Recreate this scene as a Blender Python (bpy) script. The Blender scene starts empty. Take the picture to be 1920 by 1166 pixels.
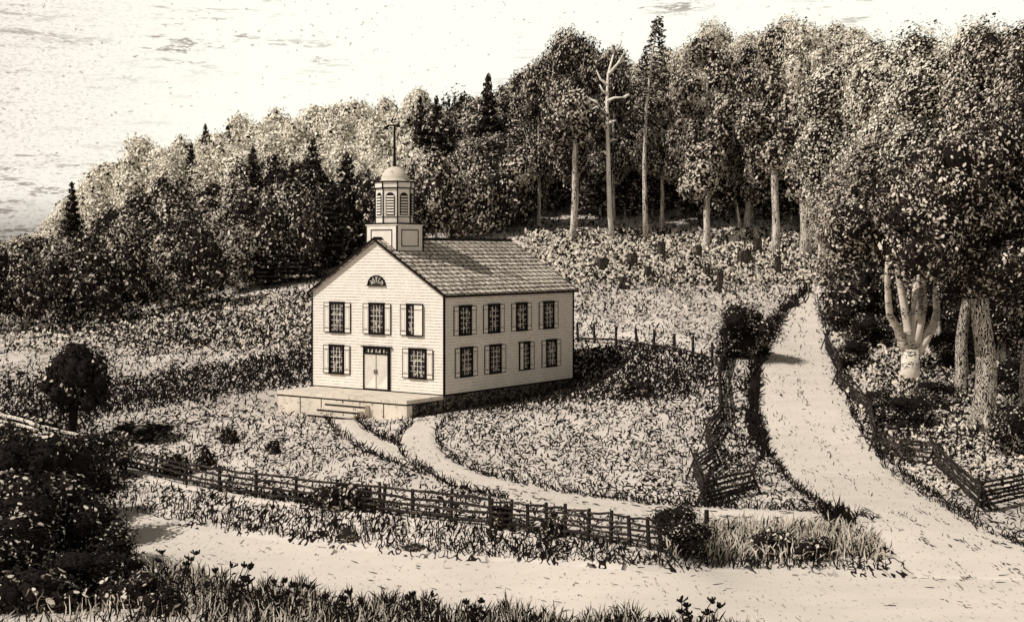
import bpy, math, random
import numpy as np
from mathutils import Vector, Matrix
random.seed(7); RNG = np.random.default_rng(11)
R = math.radians
sc = bpy.context.scene
# ------------------------------------------------------------------ camera
HC, F, HOR = 9.17, 2600.0, 475.0          # eye height, focal length in photo pixels, horizon row
cam_d = bpy.data.cameras.new('camera'); cam = bpy.data.objects.new('camera', cam_d)
sc.collection.objects.link(cam); sc.camera = cam
cam.location = (0, 0, HC); cam.rotation_euler = (R(90), 0, 0)
cam_d.sensor_width = 36; cam_d.lens = 36 * F / 1920; cam_d.shift_y = -(583 - HOR) / 1920
cam_d.clip_start = 0.5; cam_d.clip_end = 9000
# ------------------------------------------------------------------ sky, sun, exposure
SUN_EL = R(47); SUN_TRAVEL = Vector((0.90, 0.44, 0)).normalized()   # light travels to the right and away
wd = bpy.data.worlds.new('World'); sc.world = wd; wd.use_nodes = True
nt = wd.node_tree; nt.nodes.clear()
def N(nt, t, **kw):
    n = nt.nodes.new(t)
    for k, v in kw.items():
        if k in n.inputs.keys() if hasattr(n.inputs, 'keys') else False: n.inputs[k].default_value = v
        else: setattr(n, k, v)
    return n
def mathn(nt, op, a, b=None, clamp=False):
    n = nt.nodes.new('ShaderNodeMath'); n.operation = op; n.use_clamp = clamp
    for i, v in enumerate((a, b)):
        if v is None: continue
        if isinstance(v, (int, float)): n.inputs[i].default_value = v
        else: nt.links.new(v, n.inputs[i])
    return n.outputs[0]
def mixc(nt, f, a, b):
    n = nt.nodes.new('ShaderNodeMix'); n.data_type = 'RGBA'
    for s, v in ((n.inputs[0], f), (n.inputs[6], a), (n.inputs[7], b)):
        if isinstance(v, (int, float)): s.default_value = v
        elif isinstance(v, tuple): s.default_value = (*v[:3], 1)
        else: nt.links.new(v, s)
    return n.outputs[2]
def scaled(nt, vec, s, loc=(0, 0, 0), rot=(0, 0, 0)):
    m = nt.nodes.new('ShaderNodeMapping'); m.inputs['Scale'].default_value = s
    m.inputs['Location'].default_value = loc; m.inputs['Rotation'].default_value = rot
    nt.links.new(vec, m.inputs[0]); return m.outputs[0]
def noise(nt, vec, scale=1.0, detail=2.0, rough=0.5):
    n = nt.nodes.new('ShaderNodeTexNoise'); n.inputs['Scale'].default_value = scale
    n.inputs['Detail'].default_value = detail; n.inputs['Roughness'].default_value = rough
    nt.links.new(vec, n.inputs['Vector']); return n.outputs['Fac']
def step(nt, v, lo, hi):
    n = nt.nodes.new('ShaderNodeMapRange'); n.interpolation_type = 'SMOOTHSTEP'
    n.inputs['From Min'].default_value = lo; n.inputs['From Max'].default_value = hi
    nt.links.new(v, n.inputs['Value']); return n.outputs[0]
SKY_STRENGTH = 0.10
sky = nt.nodes.new('ShaderNodeTexSky'); sky.sky_type = 'NISHITA'; sky.sun_disc = False
sky.sun_elevation = SUN_EL; sky.sun_rotation = math.atan2(-SUN_TRAVEL.x, -SUN_TRAVEL.y)
sky.air_density = 1.0; sky.dust_density = 3.0; sky.ozone_density = 1.0
bw = nt.nodes.new('ShaderNodeRGBToBW'); nt.links.new(sky.outputs[0], bw.inputs[0])
tcw = nt.nodes.new('ShaderNodeTexCoord').outputs['Generated']
zs = nt.nodes.new('ShaderNodeSeparateXYZ'); nt.links.new(tcw, zs.inputs[0])
glow = mathn(nt, 'ADD', 0.5, mathn(nt, 'MULTIPLY', mathn(nt, 'SUBTRACT', 1.0, step(nt, zs.outputs[2], 0.20, 0.50)), 4.5))   # bright milky horizon
lum = mathn(nt, 'MINIMUM', mathn(nt, 'MULTIPLY', bw.outputs[0], glow), 10.6)
hz = noise(nt, scaled(nt, tcw, (20, 20, 170)), 1.0, 5, 0.65)            # long thin cloud hatching
hz2 = noise(nt, scaled(nt, tcw, (160, 160, 700)), 1.0, 2, 0.6)
mask = noise(nt, scaled(nt, tcw, (4, 4, 13), (3.1, 0, 0.4)), 1.0, 2)
cl = mathn(nt, 'MULTIPLY', step(nt, hz, 0.53, 0.62), step(nt, hz2, 0.40, 0.56))
cl = mathn(nt, 'MULTIPLY', cl, step(nt, mask, 0.46, 0.58))
xs = nt.nodes.new('ShaderNodeSeparateXYZ'); nt.links.new(tcw, xs.inputs[0])
left = step(nt, mathn(nt, 'MULTIPLY', xs.outputs[0], -1), 0.16, 0.40)   # greyer cloud bank to the west
hz3 = noise(nt, scaled(nt, tcw, (11, 11, 95), (7, 2, 0)), 1.0, 6, 0.7)
hz4 = noise(nt, scaled(nt, tcw, (330, 330, 900), (1, 2, 0)), 1.0, 2, 0.6)
grain = mathn(nt, 'MULTIPLY', step(nt, hz4, 0.53, 0.62), 0.35)
cl = mathn(nt, 'MULTIPLY', cl, 0.85)
lf = mathn(nt, 'MULTIPLY', left, mathn(nt, 'ADD', mathn(nt, 'MULTIPLY', mathn(nt, 'MULTIPLY', step(nt, hz3, 0.52, 0.66), step(nt, hz2, 0.36, 0.56)), 0.7), grain))
dots = mathn(nt, 'MULTIPLY', step(nt, noise(nt, scaled(nt, tcw, (240, 240, 420), (9, 1, 4)), 1.0, 1), 0.70, 0.74), 0.5)
cl = mathn(nt, 'MINIMUM', mathn(nt, 'ADD', mathn(nt, 'ADD', cl, lf), dots), 0.75)
tint = mixc(nt, left, (1.0, 0.985, 0.88), (0.93, 0.855, 0.765))
col = mixc(nt, cl, tint, (0.24, 0.18, 0.15))
vm = nt.nodes.new('ShaderNodeVectorMath'); vm.operation = 'SCALE'
nt.links.new(col, vm.inputs[0]); nt.links.new(lum, vm.inputs['Scale'])
bg = nt.nodes.new('ShaderNodeBackground'); bg.inputs[1].default_value = SKY_STRENGTH
nt.links.new(vm.outputs[0], bg.inputs[0])
ow = nt.nodes.new('ShaderNodeOutputWorld'); nt.links.new(bg.outputs[0], ow.inputs[0])
sun_d = bpy.data.lights.new('sun', 'SUN'); sun_d.energy = 3.9; sun_d.angle = R(0.5); sun_d.color = (1, 0.955, 0.89)
sun = bpy.data.objects.new('sun', sun_d); sc.collection.objects.link(sun)
sun.rotation_euler = Vector((SUN_TRAVEL.x * math.cos(SUN_EL), SUN_TRAVEL.y * math.cos(SUN_EL), -math.sin(SUN_EL))).to_track_quat('-Z', 'Y').to_euler()
sc.view_settings.view_transform = 'Standard'; sc.view_settings.look = 'None'
sc.view_settings.exposure = 0.0; sc.view_settings.gamma = 1.0; sc.view_settings.use_curve_mapping = False
sc.cycles.max_bounces = 5; sc.cycles.diffuse_bounces = 3; sc.cycles.use_adaptive_sampling = True
# ------------------------------------------------------------------ materials
CREAM = (0.68, 0.605, 0.54); INK = (0.016, 0.012, 0.011)
def new_mat(name):
    m = bpy.data.materials.new(name); m.use_nodes = True
    b = m.node_tree.nodes['Principled BSDF']
    b.inputs['Roughness'].default_value = 1.0; b.inputs['Specular IOR Level'].default_value = 0.05
    return m, m.node_tree, b
def pos(nt, kind='Object'): return nt.nodes.new('ShaderNodeTexCoord').outputs[kind]
def contour(nt, vec, w, detail=2.0):
    """thin wavering pen lines: level lines of a noise field"""
    n = noise(nt, vec, 1.0, detail, 0.55)
    fr = mathn(nt, 'ABSOLUTE', mathn(nt, 'SUBTRACT', mathn(nt, 'FRACT', mathn(nt, 'MULTIPLY', n, 7.0)), 0.5))
    return step(nt, mathn(nt, 'SUBTRACT', w, fr), -0.02, 0.02)
def ink_mat(name, base, ink, vscale, w=0.16, brk=0.5, brk_scale=0.6, tone=0.12, rot=(0, 0, 0), coord='Object'):
    m, t, b = new_mat(name)
    v = pos(t, coord); sv = scaled(t, v, vscale, rot=rot)
    ln = contour(t, sv, w)
    br = step(t, noise(t, sv, brk_scale, 3), brk - 0.05, brk + 0.05)
    f = mathn(t, 'MULTIPLY', ln, br)
    tn = noise(t, v, 0.35, 4)
    c = mixc(t, step(t, tn, 0.3, 0.7), tuple(x * (1 - tone) for x in base), tuple(min(1, x * (1 + tone * .5)) for x in base))
    c = mixc(t, f, c, ink)
    t.links.new(c, b.inputs['Base Color']); return m
def plain(name, base, tone=0.2, sc_=3.0):
    m, t, b = new_mat(name)
    n = step(t, noise(t, pos(t), sc_, 4), 0.35, 0.65)
    t.links.new(mixc(t, n, tuple(x * (1 - tone) for x in base), base), b.inputs['Base Color']); return m
M = {}
M['ground'] = ink_mat('meadow_ground', CREAM, INK, (1.5, 0.42, 1.5), 0.15, 0.46, 0.5, 0.15)
def road_mat(name, base, vs, th):
    m, t, b = new_mat(name); v = pos(t)
    a = step(t, noise(t, scaled(t, v, vs), 1, 2, .6), th, th + .03); k = step(t, noise(t, scaled(t, v, (.5, .12, .5)), 1, 3), .42, .60)
    g = step(t, noise(t, scaled(t, v, (9, 3, 9), (5, 5, 0)), 1, 2), .64, .68)
    tn = step(t, noise(t, scaled(t, v, (.25, .6, 1)), 1, 5, .6), .3, .7)
    c = mixc(t, tn, tuple(x * .90 for x in base), base); c = mixc(t, mathn(t, 'MULTIPLY', a, k), c, (.13, .10, .085))
    c = mixc(t, mathn(t, 'MULTIPLY', g, .55), c, (.2, .16, .13)); t.links.new(c, b.inputs['Base Color']); return m
M['road'] = road_mat('dirt_road', (0.70, 0.625, 0.55), (5, .9, 5), .665)
M['path'] = road_mat('trodden_path', (0.70, 0.625, 0.55), (4, 1.1, 5), .62)
M['ink'] = plain('dark_paint', INK, 0.3)
M['tuft'] = plain('dark_grass', (0.018, 0.014, 0.012), 0.3)
M['leaf_light'] = plain('pale_leaf', (0.72, 0.64, 0.54), 0.2, 1.0)
M['leaf_white'] = plain('whitish_leaf', (0.86, 0.80, 0.68), 0.1, 1.0)
M['leaf_dark'] = plain('dark_leaf', (0.022, 0.017, 0.015), 0.3, 1.0)
M['core_dark'] = ink_mat('crown_shade_core', INK, (0.45, 0.38, 0.3), (1.7, 1.7, 1.7), 0.09, 0.5, 0.6)  # shade inside the crowns, painted as a dark core
M['core_pale'] = ink_mat('twig_mass_pale', (0.70, 0.62, 0.52), INK, (1.5, 1.5, 1.5), 0.2, 0.38, 0.6)
M['bark'] = ink_mat('pale_bark', (0.70, 0.63, 0.55), INK, (4.5, 4.5, 0.8), 0.2, 0.42, 0.5)
M['bark_rough'] = ink_mat('rough_bark', (0.52, 0.46, 0.39), INK, (5, 5, 1.6), 0.26, 0.36, 0.5)
M['bark_dark'] = ink_mat('dark_bark', (0.03, 0.024, 0.02), (0.3, 0.25, 0.2), (6, 6, 1.2), 0.08, 0.5, 0.5)
M['birch'] = ink_mat('birch_bark', (0.76, 0.68, 0.58), INK, (1.3, 1.3, 4.5), 0.17, 0.5, 0.4)
M['dead'] = ink_mat('bleached_wood', (0.88, 0.82, 0.73), INK, (3, 3, .6), 0.07, 0.52, 0.5)
M['wood'] = ink_mat('weathered_rail', (0.025, 0.02, 0.018), (0.3, 0.25, 0.2), (2, 2, 9), 0.06, 0.55, 0.6)
M['stone'] = ink_mat('pale_stone', (0.66, 0.585, 0.495), (0.05, 0.04, 0.035), (2.6, 2.6, 3.0), 0.08, 0.55, 0.7)
M['rock'] = ink_mat('field_rock', (0.35, 0.30, 0.25), INK, (2.5, 2.5, 2.5), 0.2, 0.4, 0.7)
M['found'] = ink_mat('dark_fieldstone', (0.022, 0.018, 0.016), (0.42, 0.36, 0.3), (2.6, 2.6, 4.5), 0.10, 0.46, 0.7)
M['door'] = ink_mat('door_paint', (0.70, 0.63, 0.54), (0.10, 0.08, 0.065), (1.0, 1.0, 1.0), 0.05, 0.4, 0.5)
M['white'] = plain('white_paint', (0.78, 0.715, 0.635), 0.08, 2)
def wall_mat():
    m, t, b = new_mat('clapboard'); v = pos(t)
    s = t.nodes.new('ShaderNodeSeparateXYZ'); t.links.new(v, s.inputs[0])
    wob = mathn(t, 'MULTIPLY', noise(t, scaled(t, v, (2, 2, 2)), 1, 2), 0.06)
    fr = mathn(t, 'FRACT', mathn(t, 'DIVIDE', mathn(t, 'ADD', s.outputs[2], wob), 0.2))
    ln = step(t, mathn(t, 'ABSOLUTE', mathn(t, 'SUBTRACT', fr, 0.5)), 0.40, 0.46)
    brk = step(t, noise(t, scaled(t, v, (5, 5, 9)), 1, 2), 0.42, 0.55)
    f = mathn(t, 'MULTIPLY', mathn(t, 'MULTIPLY', ln, brk), 0.75)
    tn = noise(t, v, 1.2, 5)
    c = mixc(t, tn, (0.66, 0.60, 0.53), (0.84, 0.775, 0.70))
    t.links.new(mixc(t, f, c, (0.13, 0.10, 0.08)), b.inputs['Base Color']); return m
M['wall'] = wall_mat()
def roof_mat():
    m, t, b = new_mat('roof_shingles'); v = pos(t)
    s = t.nodes.new('ShaderNodeSeparateXYZ'); t.links.new(v, s.inputs[0])
    nz = noise(t, scaled(t, v, (1.3, 1.3, 3)), 1, 2); nf = noise(t, scaled(t, v, (5, 5, 9)), 1, 2)
    row = mathn(t, 'DIVIDE', mathn(t, 'ADD', mathn(t, 'SUBTRACT', s.outputs[2], 6.52), mathn(t, 'MULTIPLY', nz, .05)), .254)
    rf_ = mathn(t, 'FLOOR', row); hl = step(t, mathn(t, 'SUBTRACT', mathn(t, 'ADD', mathn(t, 'MULTIPLY', nf, .25), .10), mathn(t, 'FRACT', row)), -.03, .05)
    rr_ = t.nodes.new('ShaderNodeTexWhiteNoise'); rr_.noise_dimensions = '1D'; t.links.new(rf_, rr_.inputs['W'])
    xx = mathn(t, 'ADD', mathn(t, 'DIVIDE', mathn(t, 'ADD', s.outputs[0], mathn(t, 'MULTIPLY', nf, .22)), .66), mathn(t, 'MULTIPLY', rr_.outputs[0], 7.3))
    vl = step(t, mathn(t, 'SUBTRACT', .17, mathn(t, 'FRACT', xx)), -.03, .03)
    wn = t.nodes.new('ShaderNodeTexWhiteNoise'); wn.noise_dimensions = '2D'; cb = t.nodes.new('ShaderNodeCombineXYZ'); t.links.new(mathn(t, 'FLOOR', xx), cb.inputs[0]); t.links.new(rf_, cb.inputs[1]); t.links.new(cb.outputs[0], wn.inputs['Vector'])
    tile = mixc(t, wn.outputs[0], (.50, .43, .36), (.82, .73, .63)); tile = mixc(t, mathn(t, 'MAXIMUM', hl, vl), tile, INK)
    sp = step(t, noise(t, scaled(t, v, (4, 4, 9)), 1, 3), 0.60, 0.64)
    t.links.new(mixc(t, mathn(t, 'MULTIPLY', sp, 0.85), tile, INK), b.inputs['Base Color']); return m
M['roof'] = roof_mat()
def glass_mat():
    m, t, b = new_mat('old_glass'); v = pos(t)
    f = step(t, noise(t, scaled(t, v, (3.5, 3.5, 3.5)), 1, 3), 0.56, 0.60)
    t.links.new(mixc(t, f, (0.02, 0.016, 0.015), (0.38, 0.33, 0.28)), b.inputs['Base Color'])
    b.inputs['Roughness'].default_value = 0.25; b.inputs['Specular IOR Level'].default_value = 0.3; return m
M['glass'] = glass_mat()
# ------------------------------------------------------------------ mesh helpers
COL = sc.collection
def link(name, me, parent=None):
    o = bpy.data.objects.new(name, me); COL.objects.link(o)
    if parent is not None: o.parent = parent
    return o
def tag(o, label=None, cat=None, group=None, kind=None):
    if label: o['label'] = label
    if cat: o['category'] = cat
    if group: o['group'] = group
    if kind: o['kind'] = kind
    return o
def empty(name, loc, rz=0.0):
    o = bpy.data.objects.new(name, None); COL.objects.link(o); o.location = loc; o.rotation_euler = (0, 0, rz); o.empty_display_size = .3
    return o
def np_mesh(name, V, Fq, mats, midx=None, smooth=False):
    me = bpy.data.meshes.new(name); V = np.asarray(V, np.float32).reshape(-1, 3); Fq = np.asarray(Fq, np.int32); k = Fq.shape[1]
    me.vertices.add(len(V)); me.vertices.foreach_set('co', V.ravel())
    me.loops.add(Fq.size); me.loops.foreach_set('vertex_index', Fq.ravel())
    me.polygons.add(len(Fq)); me.polygons.foreach_set('loop_start', np.arange(0, Fq.size, k, dtype=np.int32))
    for m in mats: me.materials.append(m)
    if midx is not None: me.polygons.foreach_set('material_index', np.asarray(midx, np.int32))
    me.update(calc_edges=True); me.validate()
    if smooth: me.polygons.foreach_set('use_smooth', np.ones(len(Fq), bool))
    return me
class MB:
    def __init__(s): s.v = []; s.f = []; s.m = []
    def add(s, V, Fs, mi=0):
        b = len(s.v); s.v += [tuple(p) for p in V]
        for f in Fs: s.f.append(tuple(b + i for i in f)); s.m.append(mi)
    def box(s, x0, x1, y0, y1, z0, z1, mi=0):
        V = [(x, y, z) for z in (z0, z1) for y in (y0, y1) for x in (x0, x1)]
        s.add(V, [(0, 2, 3, 1), (4, 5, 7, 6), (0, 1, 5, 4), (2, 6, 7, 3), (0, 4, 6, 2), (1, 3, 7, 5)], mi)
    def prism(s, poly, axis, a, b, mi=0):
        """poly of 2-D points extruded along axis"""
        def P(u, v, w): return {'x': (w, u, v), 'y': (u, w, v), 'z': (u, v, w)}[axis]
        n = len(poly); V = [P(*p, a) for p in poly] + [P(*p, b) for p in poly]
        Fs = [tuple(range(n))[::-1], tuple(range(n, 2 * n))] + [(i, (i + 1) % n, n + (i + 1) % n, n + i) for i in range(n)]
        s.add(V, Fs, mi)
    def tube(s, pts, rad, n=7, mi=0, cap=True):
        pts = [Vector(p) for p in pts]; rings = []
        for i, p in enumerate(pts):
            d = (pts[min(i + 1, len(pts) - 1)] - pts[max(i - 1, 0)]).normalized()
            a = d.orthogonal().normalized() if abs(d.z) < .9 else Vector((1, 0, 0)).cross(d).normalized()
            if i and rings: a = (ra - d * ra.dot(d)).normalized()
            ra = a; c = d.cross(a); r = rad[i] if hasattr(rad, '__len__') else rad
            rings.append([p + (a * math.cos(2 * math.pi * k / n) + c * math.sin(2 * math.pi * k / n)) * r for k in range(n)])
        V = [q for rg in rings for q in rg]
        Fs = [(i * n + k, i * n + (k + 1) % n, (i + 1) * n + (k + 1) % n, (i + 1) * n + k) for i in range(len(pts) - 1) for k in range(n)]
        if cap: Fs += [tuple(range(n))[::-1], tuple((len(pts) - 1) * n + k for k in range(n))]
        s.add(V, Fs, mi)
    def build(s, name, mats, parent=None, smooth=False):
        me = bpy.data.meshes.new(name); me.from_pydata([tuple(v) for v in s.v], [], s.f)
        for m in (mats if isinstance(mats, (list, tuple)) else [mats]): me.materials.append(m)
        me.polygons.foreach_set('material_index', np.array(s.m, np.int32))
        if smooth: me.polygons.foreach_set('use_smooth', np.ones(len(s.f), bool))
        me.update(); return link(name, me, parent)
# ------------------------------------------------------------------ terrain
CP = [ # photo column, row, distance: the ground's height follows
 (-500,1166,41),(0,1166,41),(500,1166,41),(1000,1166,41),(1500,1166,41),(1920,1166,41),(2500,1166,41),
 (220,872,70),(420,920,60.8),(710,952,55.2),(930,985,51.4),(1100,1008,49.4),(1260,1034,47.6),(-100,790,78),
 (200,945,61),(420,990,56),(700,1022,52.0),(1000,1046,49.2),(1300,1062,47.9),(1700,1066,47.8),(2300,1085,46),(-200,870,66),
 (780,792,83.4),(1100,940,56.9),(1500,965,54),(600,800,84),(527,772,93),(640,784,89),(765,787,86),(600,880,65.5),(1300,900,62.2),(950,830,74.5),
 (1750,1100,45.6),(1640,840,74.6),(1420,750,86.7),(1500,900,65),(1500,800,80),(1500,700,97),(1500,650,108),(1500,600,125),(1480,560,140),
 (1920,925,63),(1700,700,95),(1850,800,76),(2300,850,70),(2300,600,110),(1750,600,115),
 (1300,450,165),(1500,460,160),(1100,442,165),(1000,440,165),(900,435,168),(700,470,160),(600,520,150),(450,560,145),(300,590,140),(100,625,130),(0,620,130),(-300,640,125),
 (1200,540,135),(1100,600,118),(1300,640,105),(1250,700,96),(1300,560,135),(1350,600,120),(1250,760,86),(1250,800,79),
 (560,640,116),(300,650,114),(100,700,97),(300,720,93),(450,800,84),(200,800,80),(540,722,104),(-300,720,92),
 (1076,722,102),(1000,746,96.5),(832,782,86.1),(640,762,96)]
CPW = [((x - 960) / F * d, d, HC - d * (y - HOR) / F) for x, y, d in CP]
for x, y, z in [(-55,220,15),(-38,222,17),(-20,225,19),(-75,195,3.5),(-100,190,0),(0,230,20),(25,235,20),(50,235,20),(75,210,17),(80,170,10),
                (-90,235,-1),(-72,262,2),(-110,215,-1.5),(60,130,6),(75,95,2),(-60,60,-1.5),(-40,20,-2),(0,20,-2),(40,20,-2),(70,45,-1.8),(-75,110,0.5),(-80,150,2)]:
    CPW.append((x, y, z))
A = np.array(CPW)
def tpsK(r2): return np.where(r2 > 1e-9, r2 * np.log(np.maximum(r2, 1e-9)) * .5, 0)
n_ = len(A); K = tpsK(((A[:, None, :2] - A[None, :, :2]) ** 2).sum(-1) / 400) + np.eye(n_) * 0.002
Pm = np.c_[np.ones(n_), A[:, :2] / 100]
L = np.block([[K, Pm], [Pm.T, np.zeros((3, 3))]]); W_ = np.linalg.solve(L, np.r_[A[:, 2], 0, 0, 0])
def tps(X, Y):
    X = np.asarray(X, float); Y = np.asarray(Y, float); out = np.zeros(X.size); xf, yf = X.ravel(), Y.ravel()
    for i in range(0, xf.size, 40000):
        x, y = xf[i:i + 40000], yf[i:i + 40000]
        r2 = ((x[:, None] - A[None, :, 0]) ** 2 + (y[:, None] - A[None, :, 1]) ** 2) / 400
        out[i:i + 40000] = tpsK(r2) @ W_[:n_] + W_[n_] + W_[n_ + 1] * x / 100 + W_[n_ + 2] * y / 100
    z = np.clip(out.reshape(X.shape), -2.2, 24)
    dx = np.maximum(np.abs(X) - 95, 0); dy = np.maximum(Y - 245, 0) + np.maximum(18 - Y, 0)
    t = np.clip(1 - np.hypot(dx, dy) / 70, 0, 1); t = t * t * (3 - 2 * t)
    return z * t + (-2.0) * (1 - t)
far = np.array([1.6 ** k for k in range(4, 17)])
gx = np.r_[-70 - far[::-1] * 1.0, np.arange(-70, 70.01, 0.5), 70 + far]
gy = np.r_[30 - far[::-1], np.arange(30, 100, 0.5), np.arange(100, 240, 1.0), 240 + far]
GX, GY = np.meshgrid(gx, gy); GZ = tps(GX, GY)
def H(x, y):
    x = np.asarray(x, float); y = np.asarray(y, float)
    i = np.clip(np.searchsorted(gx, x) - 1, 0, len(gx) - 2); j = np.clip(np.searchsorted(gy, y) - 1, 0, len(gy) - 2)
    u = (x - gx[i]) / (gx[i + 1] - gx[i]); v = (y - gy[j]) / (gy[j + 1] - gy[j])
    return (GZ[j, i] * (1 - u) * (1 - v) + GZ[j, i + 1] * u * (1 - v) + GZ[j + 1, i] * (1 - u) * v + GZ[j + 1, i + 1] * u * v)
DS = np.arange(16, 250, 0.4)
def G(px, py):
    """ground points seen at photo pixels"""
    px = np.atleast_1d(np.asarray(px, float)); py = np.atleast_1d(np.asarray(py, float)); out = np.zeros((px.size, 3)); ok = np.zeros(px.size, bool)
    for s in range(0, px.size, 8000):
        a = (px[s:s + 8000] - 960) / F; b = (py[s:s + 8000] - HOR) / F
        g = H(a[:, None] * DS, np.broadcast_to(DS, (a.size, DS.size))) - (HC - b[:, None] * DS)
        hit = g > 0; k = hit.argmax(1); o = hit.any(1) & (k > 0); k = np.maximum(k, 1)
        r = np.arange(a.size); g0, g1 = g[r, k - 1], g[r, k]
        d = DS[k - 1] + 0.4 * np.clip(-g0 / (g1 - g0 + 1e-9), 0, 1)
        x = a * d; out[s:s + 8000] = np.c_[x, d, H(x, d)]; ok[s:s + 8000] = o
    return out, ok
def g1(px, py): return Vector(G(px, py)[0][0])
ny, nx = GX.shape; idx = np.arange(nx * ny).reshape(ny, nx)
Fg = np.stack([idx[:-1, :-1], idx[:-1, 1:], idx[1:, 1:], idx[1:, :-1]], -1).reshape(-1, 4)
tag(link('ground', np_mesh('ground', np.stack([GX, GY, GZ], -1), Fg, [M['ground']], smooth=True)), kind='structure')
def interp(P, n):
    P = np.array(P, float); t = np.r_[0, np.cumsum(np.hypot(*np.diff(P, axis=0).T))]; s = np.linspace(0, t[-1], n)
    # catmull-style smoothing by resampling then averaging
    Q = np.c_[np.interp(s, t, P[:, 0]), np.interp(s, t, P[:, 1])]
    for _ in range(3): Q[1:-1] = (Q[:-2] + 2 * Q[1:-1] + Q[2:]) / 4
    return Q
ROADPOLY = []
def strip(name, A_, B_, mat, lift, n=150, m=10):
    a, b = interp(A_, n), interp(B_, n); ROADPOLY.append(np.r_[a, b[::-1]])
    pa = G(a[:, 0], a[:, 1])[0][:, :2]; pb = G(b[:, 0], b[:, 1])[0][:, :2]
    t = np.linspace(0, 1, m)[None, :, None]; XY = pa[:, None] * (1 - t) + pb[:, None] * t
    e = np.ones((1, m)) * lift; e[0, 0] = e[0, -1] = -0.05; e = np.repeat(e, n, 0); e[0] = e[-1] = -0.05
    Z = H(XY[..., 0], XY[..., 1]) + e
    V = np.dstack([XY, Z]); ix = np.arange(n * m).reshape(n, m)
    Fs = np.stack([ix[:-1, :-1], ix[:-1, 1:], ix[1:, 1:], ix[1:, :-1]], -1).reshape(-1, 4)
    return tag(link(name, np_mesh(name, V, Fs, [mat], smooth=True)), kind='structure')
MAIN_T = [(-260,880),(0,912),(200,950),(420,992),(700,1026),(1000,1048),(1300,1064),(1660,1068),(1920,1068),(2300,1075)]
MAIN_B = [(-260,960),(0,1000),(180,1030),(280,1062),(400,1098),(700,1142),(1000,1176),(1300,1210),(1700,1300),(2300,1500)]
SIDE_L = [(1516,545),(1492,563),(1462,600),(1440,640),(1424,690),(1418,760),(1440,850),(1490,915),(1550,955),(1600,985),(1640,1030),(1680,1085)]
SIDE_R = [(1556,552),(1532,568),(1545,600),(1556,650),(1568,700),(1598,770),(1650,850),(1730,915),(1830,975),(1940,1020),(2080,1060),(2300,1100)]
LANE_A = [(850,782),(826,795),(815,820),(835,855),(900,888),(1050,922),(1200,942),(1310,950),(1440,955),(1560,958),(1640,975)]
LANE_B = [(775,790),(752,812),(744,835),(765,868),(850,912),(950,935),(1060,955),(1160,972),(1260,985),(1440,992),(1620,1010)]
FOOT_A = [(664,783),(690,808),(745,835),(800,862)]
FOOT_B = [(610,787),(650,825),(720,862),(800,892)]
strip('road', MAIN_T, MAIN_B, M['road'], .020); strip('side_road', SIDE_L, SIDE_R, M['road'], .028)
strip('lane', LANE_A, LANE_B, M['path'], .036); strip('footpath', FOOT_A, FOOT_B, M['path'], .044, 40, 5)
strip('bank_path', [(196,856),(260,882),(330,902),(430,925),(560,944)], [(200,872),(262,896),(330,915),(430,937),(560,952)], M['path'], .05, 60, 4)
def inpoly(px, py, P):
    c = np.zeros(px.shape, bool); j = len(P) - 1
    for i in range(len(P)):
        xi, yi = P[i]; xj, yj = P[j]
        c ^= ((yi > py) != (yj > py)) & (px < (xj - xi) * (py - yi) / (yj - yi + 1e-12) + xi); j = i
    return c
# ------------------------------------------------------------------ strokes: grass blades and stems
def blades(name, P, Ln, Wd, lean, curl, yaw, mat, label, cat, kind='stuff', parent=None, seg=3, flat=None):
    n = len(P); t = np.linspace(0, 1, seg + 1)
    dirx = np.cos(yaw)[:, None]; diry = np.sin(yaw)[:, None]
    ang = lean[:, None] + curl[:, None] * t[None]           # angle from vertical along the blade
    ds = Ln[:, None] / seg
    off = np.cumsum(np.c_[np.zeros(n), (np.sin(ang[:, :-1]) * ds)], 1); up = np.cumsum(np.c_[np.zeros(n), (np.cos(ang[:, :-1]) * ds)], 1)
    up -= np.minimum(up.min(1), 0)[:, None]
    w = Wd[:, None] * np.array([.75, 1, .85, .25])[:seg + 1][None] * .5
    nxv, nzv = np.cos(ang), -np.sin(ang)
    V = np.zeros((n, seg + 1, 2, 3))
    for s, sg in ((0, -1), (1, 1)):
        o = off + sg * w * nxv
        V[:, :, s, 0] = P[:, None, 0] + o * dirx; V[:, :, s, 1] = P[:, None, 1] + o * diry; V[:, :, s, 2] = P[:, None, 2] + up + sg * w * nzv
    b = np.arange(n)[:, None] * (2 * (seg + 1)) + np.arange(seg)[None] * 2
    Fs = np.stack([b, b + 1, b + 3, b + 2], -1).reshape(-1, 4)
    return tag(link(name, np_mesh(name, V, Fs, [mat]), parent), label, cat, kind=kind)
DEN = [ # ellipses of thicker or thinner grass, the first two painting the house shadow: cx, cy, rx, ry, density, softness
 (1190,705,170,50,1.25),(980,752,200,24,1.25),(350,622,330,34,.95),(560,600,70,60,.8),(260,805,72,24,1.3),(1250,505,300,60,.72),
 (1370,590,90,36,.10),(20,655,150,40,.18),(1180,585,120,40,.32),(450,845,230,50,.55),(1090,850,260,90,.50),(1780,760,190,110,.9),(1700,900,100,40,.15),(1600,740,40,70,.4),
 (900,995,380,22,.35),(1380,800,70,140,.8),(300,790,330,40,.6),(60,780,120,70,1.0),(450,960,280,14,.4),(1780,960,160,26,.25),(500,740,80,40,.3)]
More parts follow.
